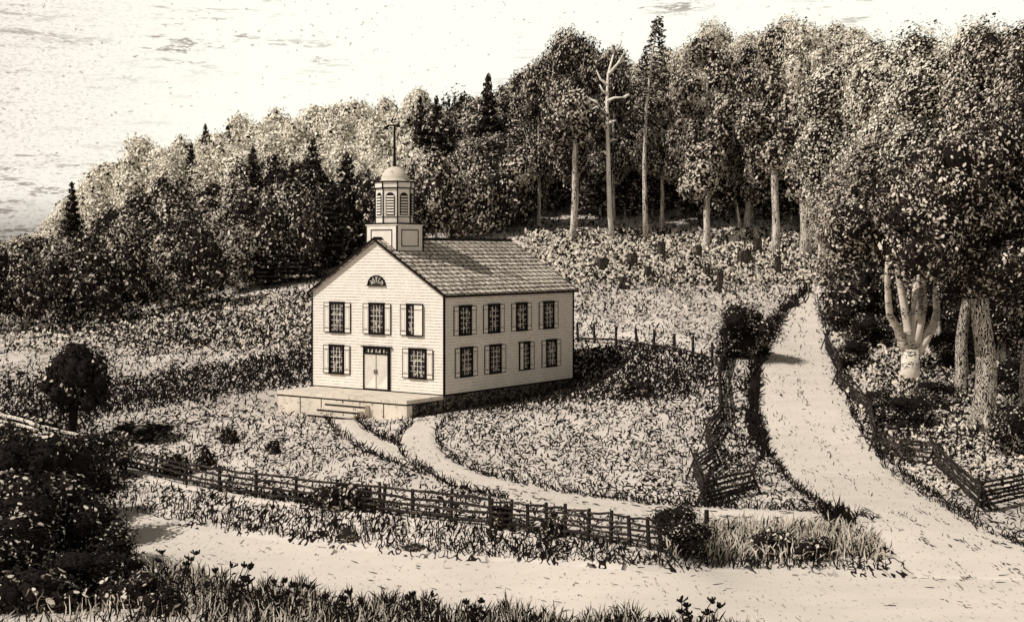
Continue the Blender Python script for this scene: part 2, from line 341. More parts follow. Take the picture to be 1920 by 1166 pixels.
def density(px, py):
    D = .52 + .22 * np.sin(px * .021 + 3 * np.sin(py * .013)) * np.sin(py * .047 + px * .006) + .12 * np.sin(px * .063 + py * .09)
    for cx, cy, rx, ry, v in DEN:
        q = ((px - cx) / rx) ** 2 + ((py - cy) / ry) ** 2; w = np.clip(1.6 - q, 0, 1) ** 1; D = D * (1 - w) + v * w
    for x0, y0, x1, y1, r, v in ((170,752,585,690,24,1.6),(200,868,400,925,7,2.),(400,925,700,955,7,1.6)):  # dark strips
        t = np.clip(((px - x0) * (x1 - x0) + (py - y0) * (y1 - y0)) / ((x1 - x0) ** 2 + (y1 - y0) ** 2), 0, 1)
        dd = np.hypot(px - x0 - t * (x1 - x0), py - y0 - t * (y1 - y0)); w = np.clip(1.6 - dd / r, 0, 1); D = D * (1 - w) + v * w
    return D
def scatter(n, x0, x1, y0, y1, f):
    px = RNG.uniform(x0, x1, n); py = RNG.uniform(y0, y1, n); k = RNG.uniform(0, 1, n) < f(px, py)
    for P in ROADPOLY: k &= ~inpoly(px, py, P)
    px, py = px[k], py[k]; P, ok = G(px, py); ok &= (P[:, 1] < 205)
    q = P[:, 0] + 4.43; r = P[:, 1] - 90; lx = q * .581 + r * .814; ly = -q * .814 + r * .581   # keep clear of the building
    ok &= ~((lx > -4.0) & (lx < 15.6) & (ly > -.1) & (ly < 12))
    return P[ok], px[ok], py[ok]
def meadow(n, x0, x1, y0, y1, f, name, label, Ls=1.0, horiz=.35):
    P, px, py = scatter(n, x0, x1, y0, y1, f); m = len(P); d = P[:, 1]
    s = (d / 85) ** .8 * Ls
    Ln = RNG.uniform(.12, .46, m) ** 1.15 * s; Wd = RNG.uniform(.04, .095, m) * s
    hz_ = RNG.uniform(0, 1, m) < horiz
    lean = np.where(hz_, RNG.choice([-1, 1], m) * RNG.uniform(.9, 1.5, m), RNG.normal(.15, .45, m))
    P[:, 2] += np.where(hz_, RNG.uniform(0.02, .25, m) * s, -.02)
    return blades(name, P, Ln, Wd, lean, RNG.normal(0, 1.1, m), RNG.normal(0, .5, m), M['tuft'], label, 'grass')
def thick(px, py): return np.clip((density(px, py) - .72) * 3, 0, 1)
meadow(115000, -250, 2150, 405, 1070, thick, 'shade_and_dark_sedge', 'blackish blades painting the shade right of the schoolhouse, and thick sedge in other dark meadow patches', 1.3)  # packed black blades put the house's shadow into the ground tone
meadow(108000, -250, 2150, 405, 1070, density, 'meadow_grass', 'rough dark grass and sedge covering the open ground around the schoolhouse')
# ------------------------------------------------------------------ schoolhouse
HW, HD, EZ, RZ = 11.66, 15.4, 6.5, 10.06          # width, depth, eave and ridge heights
YM = HW / 2
house = empty('schoolhouse', (-4.43, 90, 0), math.atan2(.814, .581))
tag(house, 'white two-storey clapboard schoolhouse with a domed cupola in the clearing', 'schoolhouse')
b = MB()
gable = [(0, 0), (HW, 0), (HW, EZ), (YM, RZ - .06), (0, EZ)]
b.prism(gable, 'x', .03, HD - .03)
for x0, sg in ((0.03, -1), (HD - .03, 1)):                # clapboard courses on the gables
    k = 0
    while k * .2 < RZ - .35:
        z0, z1 = k * .2, k * .2 + .2
        def half(z): return YM if z <= EZ else YM * max(0, (RZ - .06 - z) / (RZ - .06 - EZ))
        h0, h1 = half(z0), half(z1); xo = x0 + sg * .03; xi = x0 + sg * .004
        V = [(xo, YM - h0, z0), (xo, YM + h0, z0), (xi, YM + h1, z1), (xi, YM - h1, z1), (x0, YM - h0, z0), (x0, YM + h0, z0)]
        b.add(V, [(0, 1, 2, 3), (4, 5, 1, 0)] if sg > 0 else [(3, 2, 1, 0), (0, 1, 5, 4)]); k += 1
for y0, sg in ((0, -1), (HW, 1)):                        # and on the long walls
    for k in range(int(EZ / .2)):
        z0, z1 = k * .2, k * .2 + .2; yo = y0 + sg * .03; yi = y0 + sg * .004
        b.add([(.03, yo, z0), (HD - .03, yo, z0), (HD - .03, yi, z1), (.03, yi, z1), (.03, y0, z0), (HD - .03, y0, z0)],
              [(0, 1, 2, 3), (4, 5, 1, 0)] if sg < 0 else [(3, 2, 1, 0), (0, 1, 5, 4)])
b.build('wall', M['wall'], house)
b = MB(); b.box(.06, HD - .06, .06, HW - .06, -2.2, -.10); b.build('foundation', M['found'], house)
b = MB(); b.box(-.07, HD + .07, -.07, HW + .07, -.10, -.003); b.build('sill_beam', M['ink'], house)
for x in (0, HD):
    for y in (0, HW):
        b = MB(); sx = -1 if x == 0 else 1; sy = -1 if y == 0 else 1
        b.box(min(x, x + sx * .06), max(x, x + sx * .06) , min(y - sy * .02, y + sy * .06), max(y - sy * .02, y + sy * .06), 0, EZ - .02)
        b.box(min(x - sx * .10, x + sx * .058), max(x - sx * .10, x + sx * .058), y + (sy * .001 if sy > 0 else -.062), y + (.062 if sy > 0 else -.001), 0, EZ - .03)
        b.build('corner_board', M['ink'], house)
# roof in stepped shingle courses
slope = (RZ - EZ) / YM; NR = 14
b = MB(); ov, og = .28, .22
for sg in (-1, 1):
    for k in range(NR):
        f0 = k / NR; f1 = (k + 1) / NR
        def yz(f): d = (YM + ov) * (1 - f); return (YM + sg * d, RZ - d * slope)
        (ya, za), (yb, zb) = yz(f0), yz(f1); t0 = .17; t1 = .12
        x0, x1 = -og, HD + og
        V = [(x0, ya, za + t0), (x1, ya, za + t0), (x1, yb, zb + t1), (x0, yb, zb + t1), (x0, ya, za + .02), (x1, ya, za + .02), (x1, yb, zb + .02), (x0, yb, zb + .02)]
        Fs = [(0, 1, 2, 3), (4, 7, 6, 5), (0, 4, 5, 1)]
        if sg > 0: Fs = [f[::-1] for f in Fs]
        b.add(V, Fs, 0)
        b.add(V, [(0, 3, 7, 4), (1, 5, 6, 2)], 1)
rf = b.build('roof', [M['roof'], M['ink']], house)
b = MB()
for x0 in (-og - .06, HD + og):                          # dark barge boards along the rakes
    for sg in (-1, 1):
        b = MB()
        d = YM + ov + .02; y0, z0 = YM + sg * d, RZ - d * slope
        b.prism([(y0, z0 - .02), (YM, RZ - .02), (YM, RZ + .17), (y0, z0 + .17)], 'x', x0, x0 + .06); b.build('barge_board', M['ink'], rf)
b = MB()
for sg in (-1, 1):
    d = YM + ov + .02; y0 = YM + sg * d
    b.box(-og, HD + og, min(y0, y0 + sg * .06), max(y0, y0 + sg * .06), RZ - d * slope - .02, RZ - d * slope + .12)
b.build('gutter_board', M['ink'], rf)
b = MB(); b.prism([(YM - .2, RZ + .04), (YM + .2, RZ + .04), (YM, RZ + .22)], 'x', -og + .01, HD + og - .01); b.build('ridge_cap', M['ink'], rf)
# windows; front wall is x=0 (facing -x), the long wall is y=0 (facing -y)
def wbox(mb, face, u0, u1, o0, o1, z0, z1, mi=0):
    if face == 'front': mb.box(-o1, -o0, u0, u1, z0, z1, mi)
    elif face == 'side': mb.box(u0, u1, -o1, -o0, z0, z1, mi)
    elif face == 'left': mb.box(u0, u1, HW + o0, HW + o1, z0, z1, mi)
    else: mb.box(HD + o0, HD + o1, u0, u1, z0, z1, mi)
def frame_boxes(mb, face, u0, u1, o0, o1, z0, z1, t, mi=0):
    wbox(mb, face, u0, u0 + t, o0, o1, z0, z1, mi); wbox(mb, face, u1 - t, u1, o0, o1, z0, z1, mi)
    wbox(mb, face, u0 + t, u1 - t, o0, o1, z1 - t, z1, mi); wbox(mb, face, u0 + t, u1 - t, o0, o1, z0, z0 + t, mi)
def shutter(face, u0, u1, z0, z1, parent):
    mb = MB(); t = .045
    wbox(mb, face, u0 + t, u1 - t, .035, .065, z0 + t, z1 - t, 0); frame_boxes(mb, face, u0, u1, .033, .078, z0, z1, t, 1)
    for zz in (z0 + .27, z1 - .3): wbox(mb, face, u0 + t, u1 - t, .066, .080, zz, zz + .04, 1)
    um = (u0 + u1) / 2; frame_boxes(mb, face, u0 + .13, u1 - .13, .0655, .074, z0 + .36, z1 - .36, .02, 2)
    return mb.build('shutter', [M['white'], M['ink'], M['rock']], parent)
def window(face, uc, z0, z1, w=1.3, left=True, right=True, closed=None, seed=0):
    rs = random.Random(seed); u0, u1 = uc - w / 2, uc + w / 2
    mb = MB(); frame_boxes(mb, face, u0, u1, .02, .10, z0, z1, .10)
    wbox(mb, face, u0 - .05, u1 + .05, .02, .14, z1, z1 + .06); wbox(mb, face, u0 - .05, u1 + .05, .02, .13, z0 - .05, z0)
    win = mb.build('window', M['ink'], house)
    mb = MB(); wbox(mb, face, u0 + .1, u1 - .1, .031, .036, z0 + .1, z1 - .1); mb.build('pane', M['glass'], win)
    mb = MB(); nx_, nz_ = (4, 5) if face == 'front' else (3, 5); W = u1 - u0 - .2; Hh = z1 - z0 - .2
    for i in range(1, nx_): u = u0 + .1 + W * i / nx_ + rs.uniform(-.01, .01); wbox(mb, face, u - .014, u + .014, .037, .056, z0 + .1, z1 - .1)
    for j in range(1, nz_): z = z0 + .1 + Hh * j / nz_ + rs.uniform(-.01, .01); wbox(mb, face, u0 + .1, u1 - .1, .039, .052 + (.02 if j == 3 else 0), z - .012 - (.012 if j == 3 else 0), z + .012)
    mb.build('glazing_bars', M['white'], win)
    sw = .55
    if left: shutter(face, u0 - .04 - sw, u0 - .04, z0 - .02, z1, win)
    if right: shutter(face, u1 + .04, u1 + .04 + sw, z0 - .02, z1, win)
    if closed:
        mb = MB(); c0, c1 = closed; wbox(mb, face, c0 + .04, c1 - .04, .11, .14, z0 + .04, z1 - .04, 0); frame_boxes(mb, face, c0, c1, .108, .15, z0, z1, .04, 1)
        wbox(mb, face, c0 + .04, c1 - .04, .141, .152, z1 - .38, z1 - .34, 1); mb.build('shutter', [M['white'], M['ink']], win)
    return win
window('front', 9.30, 3.75, 5.80, seed=1); window('front', 5.70, 3.75, 5.80, seed=2)
window('front', 2.40, 3.75, 5.80, left=False, right=True, closed=(1.66, 2.42), seed=3)
window('front', 9.35, .92, 2.85, seed=4); window('front', 2.15, .95, 2.88, w=1.42, seed=5)
for i, u in enumerate((2.22, 5.45, 8.72, 12.10)): window('side', u, 3.78, 5.68, w=1.28, seed=10 + i)
for i, u in enumerate((2.36, 5.60, 9.05, 12.45)): window('side', u, 1.02, 2.92, w=1.28, left=(i != 2), closed=((8.4, 8.85) if i == 2 else None), seed=20 + i)
for i, u in enumerate((2.3, 5.6, 9.0, 12.4)):
    window('left', u, 3.78, 5.68, seed=30 + i); window('left', u, 1.02, 2.92, seed=40 + i)
# door
d0, d1 = 4.55, 6.85
mb = MB(); wbox(mb, 'front', d0 - .02, d0 + .15, .02, .13, 0, 2.86); wbox(mb, 'front', d1 - .08, d1 + .02, .02, .13, 0, 2.86)
wbox(mb, 'front', d0 + .15, d1 - .08, .02, .13, 2.38, 2.50); wbox(mb, 'front', d0 + .15, d1 - .08, .02, .13, 2.74, 2.86)
wbox(mb, 'front', d0 - .2, d1 + .2, .02, .18, 2.861, 2.93); wbox(mb, 'front', d0 + .15, d1 - .08, .02, .14, .0, .07)
door = mb.build('door', M['ink'], house)
mb = MB(); wbox(mb, 'front', d0 + .15, d1 - .08, .033, .04, 2.5, 2.74); mb.build('pane', M['glass'], door)
mb = MB()
for i in range(1, 6): u = d0 + .15 + (d1 - d0 - .23) * i / 6; wbox(mb, 'front', u - .03, u + .03, .041, .08, 2.5, 2.74)
mb.build('glazing_bars', M['white'], door)
dm = (d0 + d1) / 2 + .035
for a, c in ((d0 + .15, dm - .03), (dm + .03, d1 - .08)):
    mb = MB(); wbox(mb, 'front', a, c, .033, .07, .07, 2.38, 0)
    n = 9                                                  # slanting boards on each leaf
    for i in range(n * 2):
        z = .12 + i * (2.15 / (n * 2)); L_ = min(c - a - .08, 2.34 - z)
        if L_ < .1: continue
        mb.add([(-.0725, c - .04, z), (-.0725, c - .04, z + .022), (-.0725, c - .04 - L_, z + .022 + L_), (-.0725, c - .04 - L_, z + L_)], [(0, 1, 2, 3)], 1)
    mb.build('door_leaf', [M['white'], M['rock']], door)
mb = MB(); wbox(mb, 'front', dm - .03, dm + .03, .033, .08, .07, 2.38)
mb.tube([(-.08, dm - .10, 1.12), (-.16, dm - .10, 1.12), (-.16, dm - .10, 1.32), (-.08, dm - .10, 1.32)], .035)
mb.tube([(-.08, dm + .10, 1.12), (-.16, dm + .10, 1.12), (-.16, dm + .10, 1.32), (-.08, dm + .10, 1.32)], .035); mb.build('handle', M['ink'], door)
# half-round fanlight in the gable
fz, fr_ = 7.06, .78
def arc(r, n=20, y=YM - .1, z=fz): return [(y + r * math.cos(math.pi * k / n), z + r * .82 * math.sin(math.pi * k / n)) for k in range(n + 1)]
mb = MB(); ao, ai = arc(fr_), arc(fr_ - .09)
for k in range(20):
    (y0, z0), (y1, z1), (y2, z2), (y3, z3) = ao[k], ao[k + 1], ai[k + 1], ai[k]
    mb.prism([(y0, z0), (y1, z1), (y2, z2), (y3, z3)], 'x', -.10, -.02)
wbox(mb, 'front', YM - .1 - fr_ - .05, YM - .1 + fr_ + .05, .02, .12, fz - .08, fz)
fan = mb.build('fanlight', M['ink'], house)
mb = MB(); mb.prism(arc(fr_ - .09), 'x', -.045, -.028); mb.build('pane', M['glass'], fan)
mb = MB()
for a in (30, 60, 90, 120, 150):
    c, s = math.cos(R(a)), math.sin(R(a)); y, z = YM - .1, fz; p0 = (y + .2 * c, z + .16 * s); p1 = (y + .68 * c, z + .56 * s); q = (-s * .018, c * .018)
    mb.prism([(p0[0] - q[0], p0[1] - q[1]), (p1[0] - q[0], p1[1] - q[1]), (p1[0] + q[0], p1[1] + q[1]), (p0[0] + q[0], p0[1] + q[1])], 'x', -.066, -.047)
mb.build('glazing_bars', M['white'], fan)
# cupola
CX, CY, CB = 1.95, YM, 1.36
mb = MB(); mb.box(CX - CB, CX + CB, CY - CB, CY + CB, 8.7, 11.05, 0)
cup = mb.build('cupola', [M['white'], M['ink']], house)
mb = MB(); t = .05
mb.box(CX - CB - .05, CX + CB + .05, CY - CB - .05, CY + CB + .05, 11.05, 11.13, 0)
mb.box(CX - CB - .07, CX + CB + .07, CY - CB - .07, CY + CB + .07, 11.13, 11.17, 1)
mb.build('cupola_shelf', [M['white'], M['ink']], cup)
mb = MB()
for sx in (-1, 1):
    for sy in (-1, 1):
        x, y = CX + sx * (CB + .015), CY + sy * (CB + .015); mb.box(x - .045, x + .045, y - .045, y + .045, 9.0, 11.05)
mb.build('corner_trim', M['ink'], cup)
def cpanel(face, a, b_, z0, z1):
    m_ = MB(); o = CB + .001; T = .06
    def bx(u0, u1, w0, w1, k=0, e=.03):
        if face == 'y-': m_.box(CX + u0, CX + u1, CY - o - e, CY - o, w0, w1, k)
        elif face == 'y+': m_.box(CX + u0, CX + u1, CY + o, CY + o + e, w0, w1, k)
        elif face == 'x-': m_.box(CX - o - e, CX - o, CY + u0, CY + u1, w0, w1, k)
        else: m_.box(CX + o, CX + o + e, CY + u0, CY + u1, w0, w1, k)
    bx(a, a + T, z0, z1); bx(b_ - T, b_, z0, z1); bx(a + T, b_ - T, z1 - T, z1); bx(a + T, b_ - T, z0, z0 + T)
    m_.build('panel_moulding', M['ink'], cup)
cpanel('y-', -.9, .9, 9.62, 10.78); cpanel('y+', -.9, .9, 9.62, 10.78); cpanel('x-', -.95, .95, 9.3, 10.78); cpanel('x+', -.95, .95, 9.3, 10.78)
def octa(r, rot=math.pi / 8): return [(CX + r * math.cos(rot + k * math.pi / 4), CY + r * math.sin(rot + k * math.pi / 4)) for k in range(8)]
# the lantern is turned so that a face looks toward the front steps' corner
LR = math.atan2(-.814 * -.581 - .581 * .814, 1) * 0 + R(4)
mb = MB(); mb.prism(octa(1.30, LR), 'z', 11.17, 13.55); lan = mb.build('lantern', M['white'], cup)
mb = MB()
for x, y in octa(1.31, LR): mb.tube([(x, y, 11.17), (x, y, 13.55)], .05, 6)
mb.prism(octa(1.34, LR), 'z', 11.17, 11.24); mb.prism(octa(1.34, LR), 'z', 11.60, 11.65)
mb.build('lantern_trim', M['ink'], cup)
mb = MB(); mb.prism(octa(1.40, LR), 'z', 13.55, 13.63, 1); mb.prism(octa(1.37, LR), 'z', 13.63, 13.98, 0); mb.prism(octa(1.46, LR), 'z', 13.98, 14.07, 1)
for x, y in octa(1.38, LR): mb.tube([(x, y, 13.63), (x, y, 13.98)], .05, 6, 1)
mb.build('cornice', [M['white'], M['ink']], cup)
for k in range(8):
    a = LR + (k + .5) * math.pi / 4; ap = 1.30 * math.cos(math.pi / 8); n = Vector((math.cos(a), math.sin(a), 0)); tdir = Vector((-math.sin(a), math.cos(a), 0)); o = Vector((CX, CY, 0)) + n * ap
    mb = MB(); w = .31; z0, z1 = 11.75, 12.98
    prof = [(-w, z0), (w, z0), (w, z1)] + [(w * math.cos(math.pi * j / 10), z1 + w * math.sin(math.pi * j / 10)) for j in range(1, 10)] + [(-w, z1)]
    V = [o + n * e + tdir * u + Vector((0, 0, z)) for e in (.001, .03) for u, z in prof]; q = len(prof)
    mb.add(V, [tuple(range(q, 2 * q))] + [(i, (i + 1) % q, q + (i + 1) % q, q + i) for i in range(q)], 0)
    for j in range(7):
        z = z0 + .1 + j * .19; ww = w - .05
        V = [o + n * e + tdir * u + Vector((0, 0, z + dz)) for e, dz in ((.031, .07), (.085, 0), (.085, -.03), (.031, .03)) for u in (-ww, ww)]
        mb.add(V, [(0, 1, 3, 2), (2, 3, 5, 4), (4, 5, 7, 6)], 1)
    mb.build('louver', [M['ink'], M['white']], cup)
mb = MB(); prof = [(1.04, 14.07), (1.02, 14.12), (.96, 14.16)] + [(.92 * math.cos(R(a)), 14.18 + .92 * math.sin(R(a))) for a in range(0, 90, 10)] + [(.07, 15.12)]
ns = 24; V = [(CX + r * math.cos(2 * math.pi * k / ns), CY + r * math.sin(2 * math.pi * k / ns), z) for r, z in prof for k in range(ns)]
mb.add(V, [(i * ns + k, i * ns + (k + 1) % ns, (i + 1) * ns + (k + 1) % ns, (i + 1) * ns + k) for i in range(len(prof) - 1) for k in range(ns)] + [tuple((len(prof) - 1) * ns + k for k in range(ns))])
for f in range(2): pass
dome = mb.build('dome', M['stone'], cup, smooth=True)
mb = MB(); mb.tube([(CX, CY, 15.1), (CX, CY, 16.6), (CX, CY, 17.9)], [.10, .08, .07], 8); mb.tube([(CX, CY, 15.08), (CX, CY, 15.2)], [.14, .08], 8); mb.build('mast', M['ink'], cup)
mb = MB()
mb.tube([(CX - .1, CY + .80, 17.75), (CX, CY + .45, 17.95), (CX, CY, 17.9), (CX, CY - .45, 17.85)], [.13, .06, .06, .10], 6)
mb.tube([(CX - .05, CY + .58, 17.74), (CX - .06, CY + .50, 17.55)], [.07, .02], 6)
mb.tube([(CX, CY - .1, 17.84), (CX, CY - .30, 18.03), (CX, CY - .38, 18.0)], [.05, .05, .02], 6)
mb.tube([(CX, CY, 17.8), (CX, CY, 18.0)], [.08, .03], 6); mb.build('weather_vane', M['ink'], cup)
# terrace and steps (same orientation as the house)
ter = empty('stone_terrace', (-4.43, 90, 0), house.rotation_euler.z); tag(ter, 'long pale stone terrace in front of the schoolhouse door', 'terrace')
mb = MB(); x0 = -3.75; ya, yb = -.05, 11.3
for a, c in ((ya, 4.1), (4.12, 8.3), (8.32, yb)): mb.box(x0 - .06, -.12, a, c, -.30, -.06, 0)
mb.build('paving_slab', M['stone'], ter)
mb = MB(); mb.box(x0 + .03, -.14, ya + .1, yb - .03, -2.4, -.31); mb.build('core', M['ink'], ter)
ys = [ya, 1.9, 3.9, 5.4, 7.3, 9.2, yb]
for i in range(6):
    mb = MB(); mb.box(x0, x0 + .55, ys[i] + .045, ys[i + 1] - .045, -2.2, -.41); mb.build('stone_block', M['stone'], ter)
mb = MB(); mb.box(x0 + .57, -.14, ya, ya + .09, -2.2, -.34); mb.build('end_wall', M['found'], ter)
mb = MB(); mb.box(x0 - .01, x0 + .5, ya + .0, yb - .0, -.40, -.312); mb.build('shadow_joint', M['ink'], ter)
st = empty('stone_steps', (-4.43, 90, 0), house.rotation_euler.z); tag(st, 'pale stone steps leading up to the terrace before the door', 'steps')
for i, (dx, z0, z1) in enumerate(((.45, -1.7, -.55), (.95, -1.9, -.88), (1.5, -2.2, -1.2))):
    mb = MB(); s_, e_ = 3.1 + .12 * i, 6.5 + .25 * i
    mb.box(x0 - dx, x0 - .02 if i == 0 else x0 - dx + .5 + .03, s_, e_, z0, z1 - .05, 0); mb.box(x0 - dx - .03, x0 - .02 if i == 0 else x0 - dx + .52, s_ - .02, e_ + .02, z1 - .05 + .001, z1, 0)
    mb.box(x0 - dx - .035, x0 - dx - .005, s_ - .025, e_ + .025, z1 - .15, z1 - .055, 1); mb.build('step', [M['stone'], M['ink']], st)
# ------------------------------------------------------------------ foliage prototypes
def leaves(P, Nn, size, aspect, rs, droop=.5, bias=(0, 0, 0)):
    """small two-facet leaves, long axis lying in the crown's surface and hanging a little"""
    n = len(P); up = np.array([0, 0, 1.]); rnd = rs.normal(0, 1, (n, 3))
    Nn = Nn + rnd * .45; Nn /= np.linalg.norm(Nn, axis=1)[:, None]
    a = rs.normal(0, .8, (n, 3)) - up * droop + np.array(bias); a -= Nn * (a * Nn).sum(1)[:, None]; a /= np.linalg.norm(a, axis=1)[:, None] + 1e-9
    b_ = np.cross(Nn, a); L_ = size * np.clip(rs.lognormal(-.05, .42, n), .4, 1.7)[:, None]; Wd = L_ * aspect * rs.uniform(.7, 1.3, n)[:, None]
    d_ = -Nn * L_ * .10; h_ = b_ * Wd * .5
    V = np.stack([P - a * L_ * .5, P - a * L_ * .22 - h_ + d_, P + a * L_ * .24 - h_ + d_, P + a * L_ * .46 + d_ * .5, P + a * L_ * .24 + h_ + d_, P - a * L_ * .22 + h_ + d_], 1)
    k = np.arange(n)[:, None] * 6
    Fs = np.stack([k + np.array([[0, 1, 2]]), k + np.array([[0, 2, 3]]), k + np.array([[0, 3, 4]]), k + np.array([[0, 4, 5]])], 1).reshape(-1, 3)
    return V.reshape(-1, 3), Fs
ICO = None
def ico_pts():
    global ICO
    if ICO is None:
        import bmesh
        bm = bmesh.new(); bmesh.ops.create_icosphere(bm, subdivisions=3, radius=1); bm.verts.ensure_lookup_table()
        ICO = (np.array([v.co[:] for v in bm.verts]), np.array([[v.index for v in f.verts] for f in bm.faces])); bm.free()
    return ICO
def crown_mesh(name, blobs, n, size, dark, pale='leaf_light', core='core_dark', aspect=.45, seed=0, jit=.18, droop=.5, coreR=.8, bias=(0, 0, 0)):
    """blobs: (x,y,z, rx,ry,rz). mixed pale and dark leaves in clumps over a core of pale twigs or of dark painted inner shade"""
    rs = np.random.default_rng(seed); B = np.array(blobs, float)
    area = (B[:, 3] * B[:, 4] + B[:, 3] * B[:, 5] + B[:, 4] * B[:, 5]); area /= area.sum()
    ids = rs.choice(len(B), n * 2, p=area); u = rs.normal(0, 1, (n * 2, 3)); u /= np.linalg.norm(u, axis=1)[:, None]
    rad = rs.normal(1, jit, n * 2)[:, None].clip(.55, 1.35)
    P = B[ids, :3] + u * B[ids, 3:] * rad
    keep = np.ones(len(P), bool)
    for i in range(len(B)):
        q = (((P - B[i, :3]) / B[i, 3:]) ** 2).sum(1); keep &= ~((q < .55) & (ids != i))
    P, u, ids = P[keep][:n], u[keep][:n], ids[keep][:n]
    Nn = u / B[ids, 3:]; Nn /= np.linalg.norm(Nn, axis=1)[:, None]
    V, Fs = leaves(P, Nn, size, aspect, rs, droop, bias)
    bias = rs.uniform(-.16, .16, len(B))[ids] + .22 * np.sin(P[:, 0] * 1.7 + seed) * np.sin(P[:, 2] * 1.9 + P[:, 1])
    tone = (rs.uniform(0, 1, len(P)) < dark + bias).astype(int)
    mi = np.repeat(tone, 4)
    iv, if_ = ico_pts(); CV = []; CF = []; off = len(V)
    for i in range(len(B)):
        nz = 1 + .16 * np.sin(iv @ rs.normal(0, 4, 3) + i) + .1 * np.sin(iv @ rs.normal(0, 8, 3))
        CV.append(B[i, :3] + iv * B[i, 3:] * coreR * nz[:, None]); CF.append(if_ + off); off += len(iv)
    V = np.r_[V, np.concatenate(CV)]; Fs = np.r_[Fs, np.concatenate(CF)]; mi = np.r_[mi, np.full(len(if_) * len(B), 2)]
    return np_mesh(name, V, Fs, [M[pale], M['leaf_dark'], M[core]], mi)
def blobs_round(rs, h, r, z0, k=9):
    out = [(0, 0, (z0 + h) / 2, r * .8, r * .8, (h - z0) * .42)]
    for i in range(k):
        a = rs.uniform(0, 6.28); f = rs.uniform(0, 1); z = z0 + (h - z0) * (.12 + .8 * f); rr = r * (1.05 - .75 * f) * rs.uniform(.5, .9); s = r * rs.uniform(.30, .48)
        out.append((rr * math.cos(a), rr * math.sin(a), min(z, h - s * .8), s, s, s * rs.uniform(.8, 1.2)))
    return out
def trunk_mesh(name, h, r, mat, seed=0, limbs=4, top=.75, wob=.02, z_l=.45, flare=1.7):
    rs = random.Random(seed); mb = MB(); pts = []; x = y = 0
    for i in range(9):
        t = i / 8; pts.append((x, y, -.4 + t * (h * top + .4))); x += rs.gauss(0, wob * h * .3); y += rs.gauss(0, wob * h * .3)
    rad = [r * flare] + [r * (1.15 - .75 * i / 8) for i in range(1, 9)]
    mb.tube(pts, rad, 9)
    for k in range(limbs):
        t = z_l + (.95 - z_l) * (k + .5) / limbs; i = int(t * 8); p = Vector(pts[i]); a = rs.uniform(0, 6.28); L_ = h * rs.uniform(.12, .22); d = Vector((math.cos(a), math.sin(a), rs.uniform(.5, 1.1))).normalized()
        q = p + d * L_ * .5 + Vector((0, 0, .05 * L_)); mb.tube([p, q, p + d * L_ + Vector((0, 0, .3 * L_))], [rad[i] * .5, rad[i] * .33, rad[i] * .12], 6)
    me_o = mb.build(name, M[mat], smooth=True); me = me_o.data; bpy.data.objects.remove(me_o); return me
PROTO = {}
def add_proto(key, H_, W_px, crown, trunk): PROTO.setdefault(key, []).append((H_, W_px, crown, trunk))
for v in range(3):
    rs = random.Random(50 + v)
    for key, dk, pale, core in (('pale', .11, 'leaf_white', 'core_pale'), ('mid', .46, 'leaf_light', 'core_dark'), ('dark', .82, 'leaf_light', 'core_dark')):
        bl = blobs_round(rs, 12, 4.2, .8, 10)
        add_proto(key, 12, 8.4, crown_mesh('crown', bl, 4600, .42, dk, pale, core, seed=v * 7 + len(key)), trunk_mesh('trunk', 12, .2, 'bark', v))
for v in range(2):
    for key, dk in (('spruce', .95),):
        bl = [(0, 0, z, .10 + 2.3 * (1 - z / 12.6) * rs.uniform(.85, 1.1), .10 + 2.3 * (1 - z / 12.6), .42) for z in np.arange(1.0, 12.4, .72)]
        add_proto(key, 12.6, 2.7, crown_mesh('crown', bl, 3200, .34, dk, 'leaf_light', 'core_dark', aspect=.34, seed=v + 90, droop=1.6, jit=.2, coreR=.8), trunk_mesh('trunk', 12.6, .16, 'bark_dark', v, 0, .97, .004))
def blobs_tall(rs, h, r, z0):
    out = []
    for i in range(20):
        f = i / 19; z = z0 + (h - z0) * (.08 + .84 * f); env = r * (math.sin(math.pi * (.2 + .68 * f)) ** .5); a = rs.uniform(0, 6.28); s = r * rs.uniform(.30, .42)
        rr = max(0, env - s) * rs.uniform(.6, 1.1); out.append((rr * math.cos(a), rr * math.sin(a), z, s, s, s * rs.uniform(.8, 1.25)))
    return out
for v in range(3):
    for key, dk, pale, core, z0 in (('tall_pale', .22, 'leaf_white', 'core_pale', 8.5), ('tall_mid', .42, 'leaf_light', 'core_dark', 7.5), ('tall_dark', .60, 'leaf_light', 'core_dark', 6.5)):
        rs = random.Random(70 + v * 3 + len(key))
        add_proto(key, 24, 11, crown_mesh('crown', blobs_tall(rs, 24, 5.6, z0), 17000, .33, dk, pale, core, seed=v * 5 + len(key) + 30, jit=.22, droop=0, aspect=.42, bias=(.9, 0, 1.3)), trunk_mesh('trunk', 24, .34, 'bark', 20 + v, 6, .8, .012))
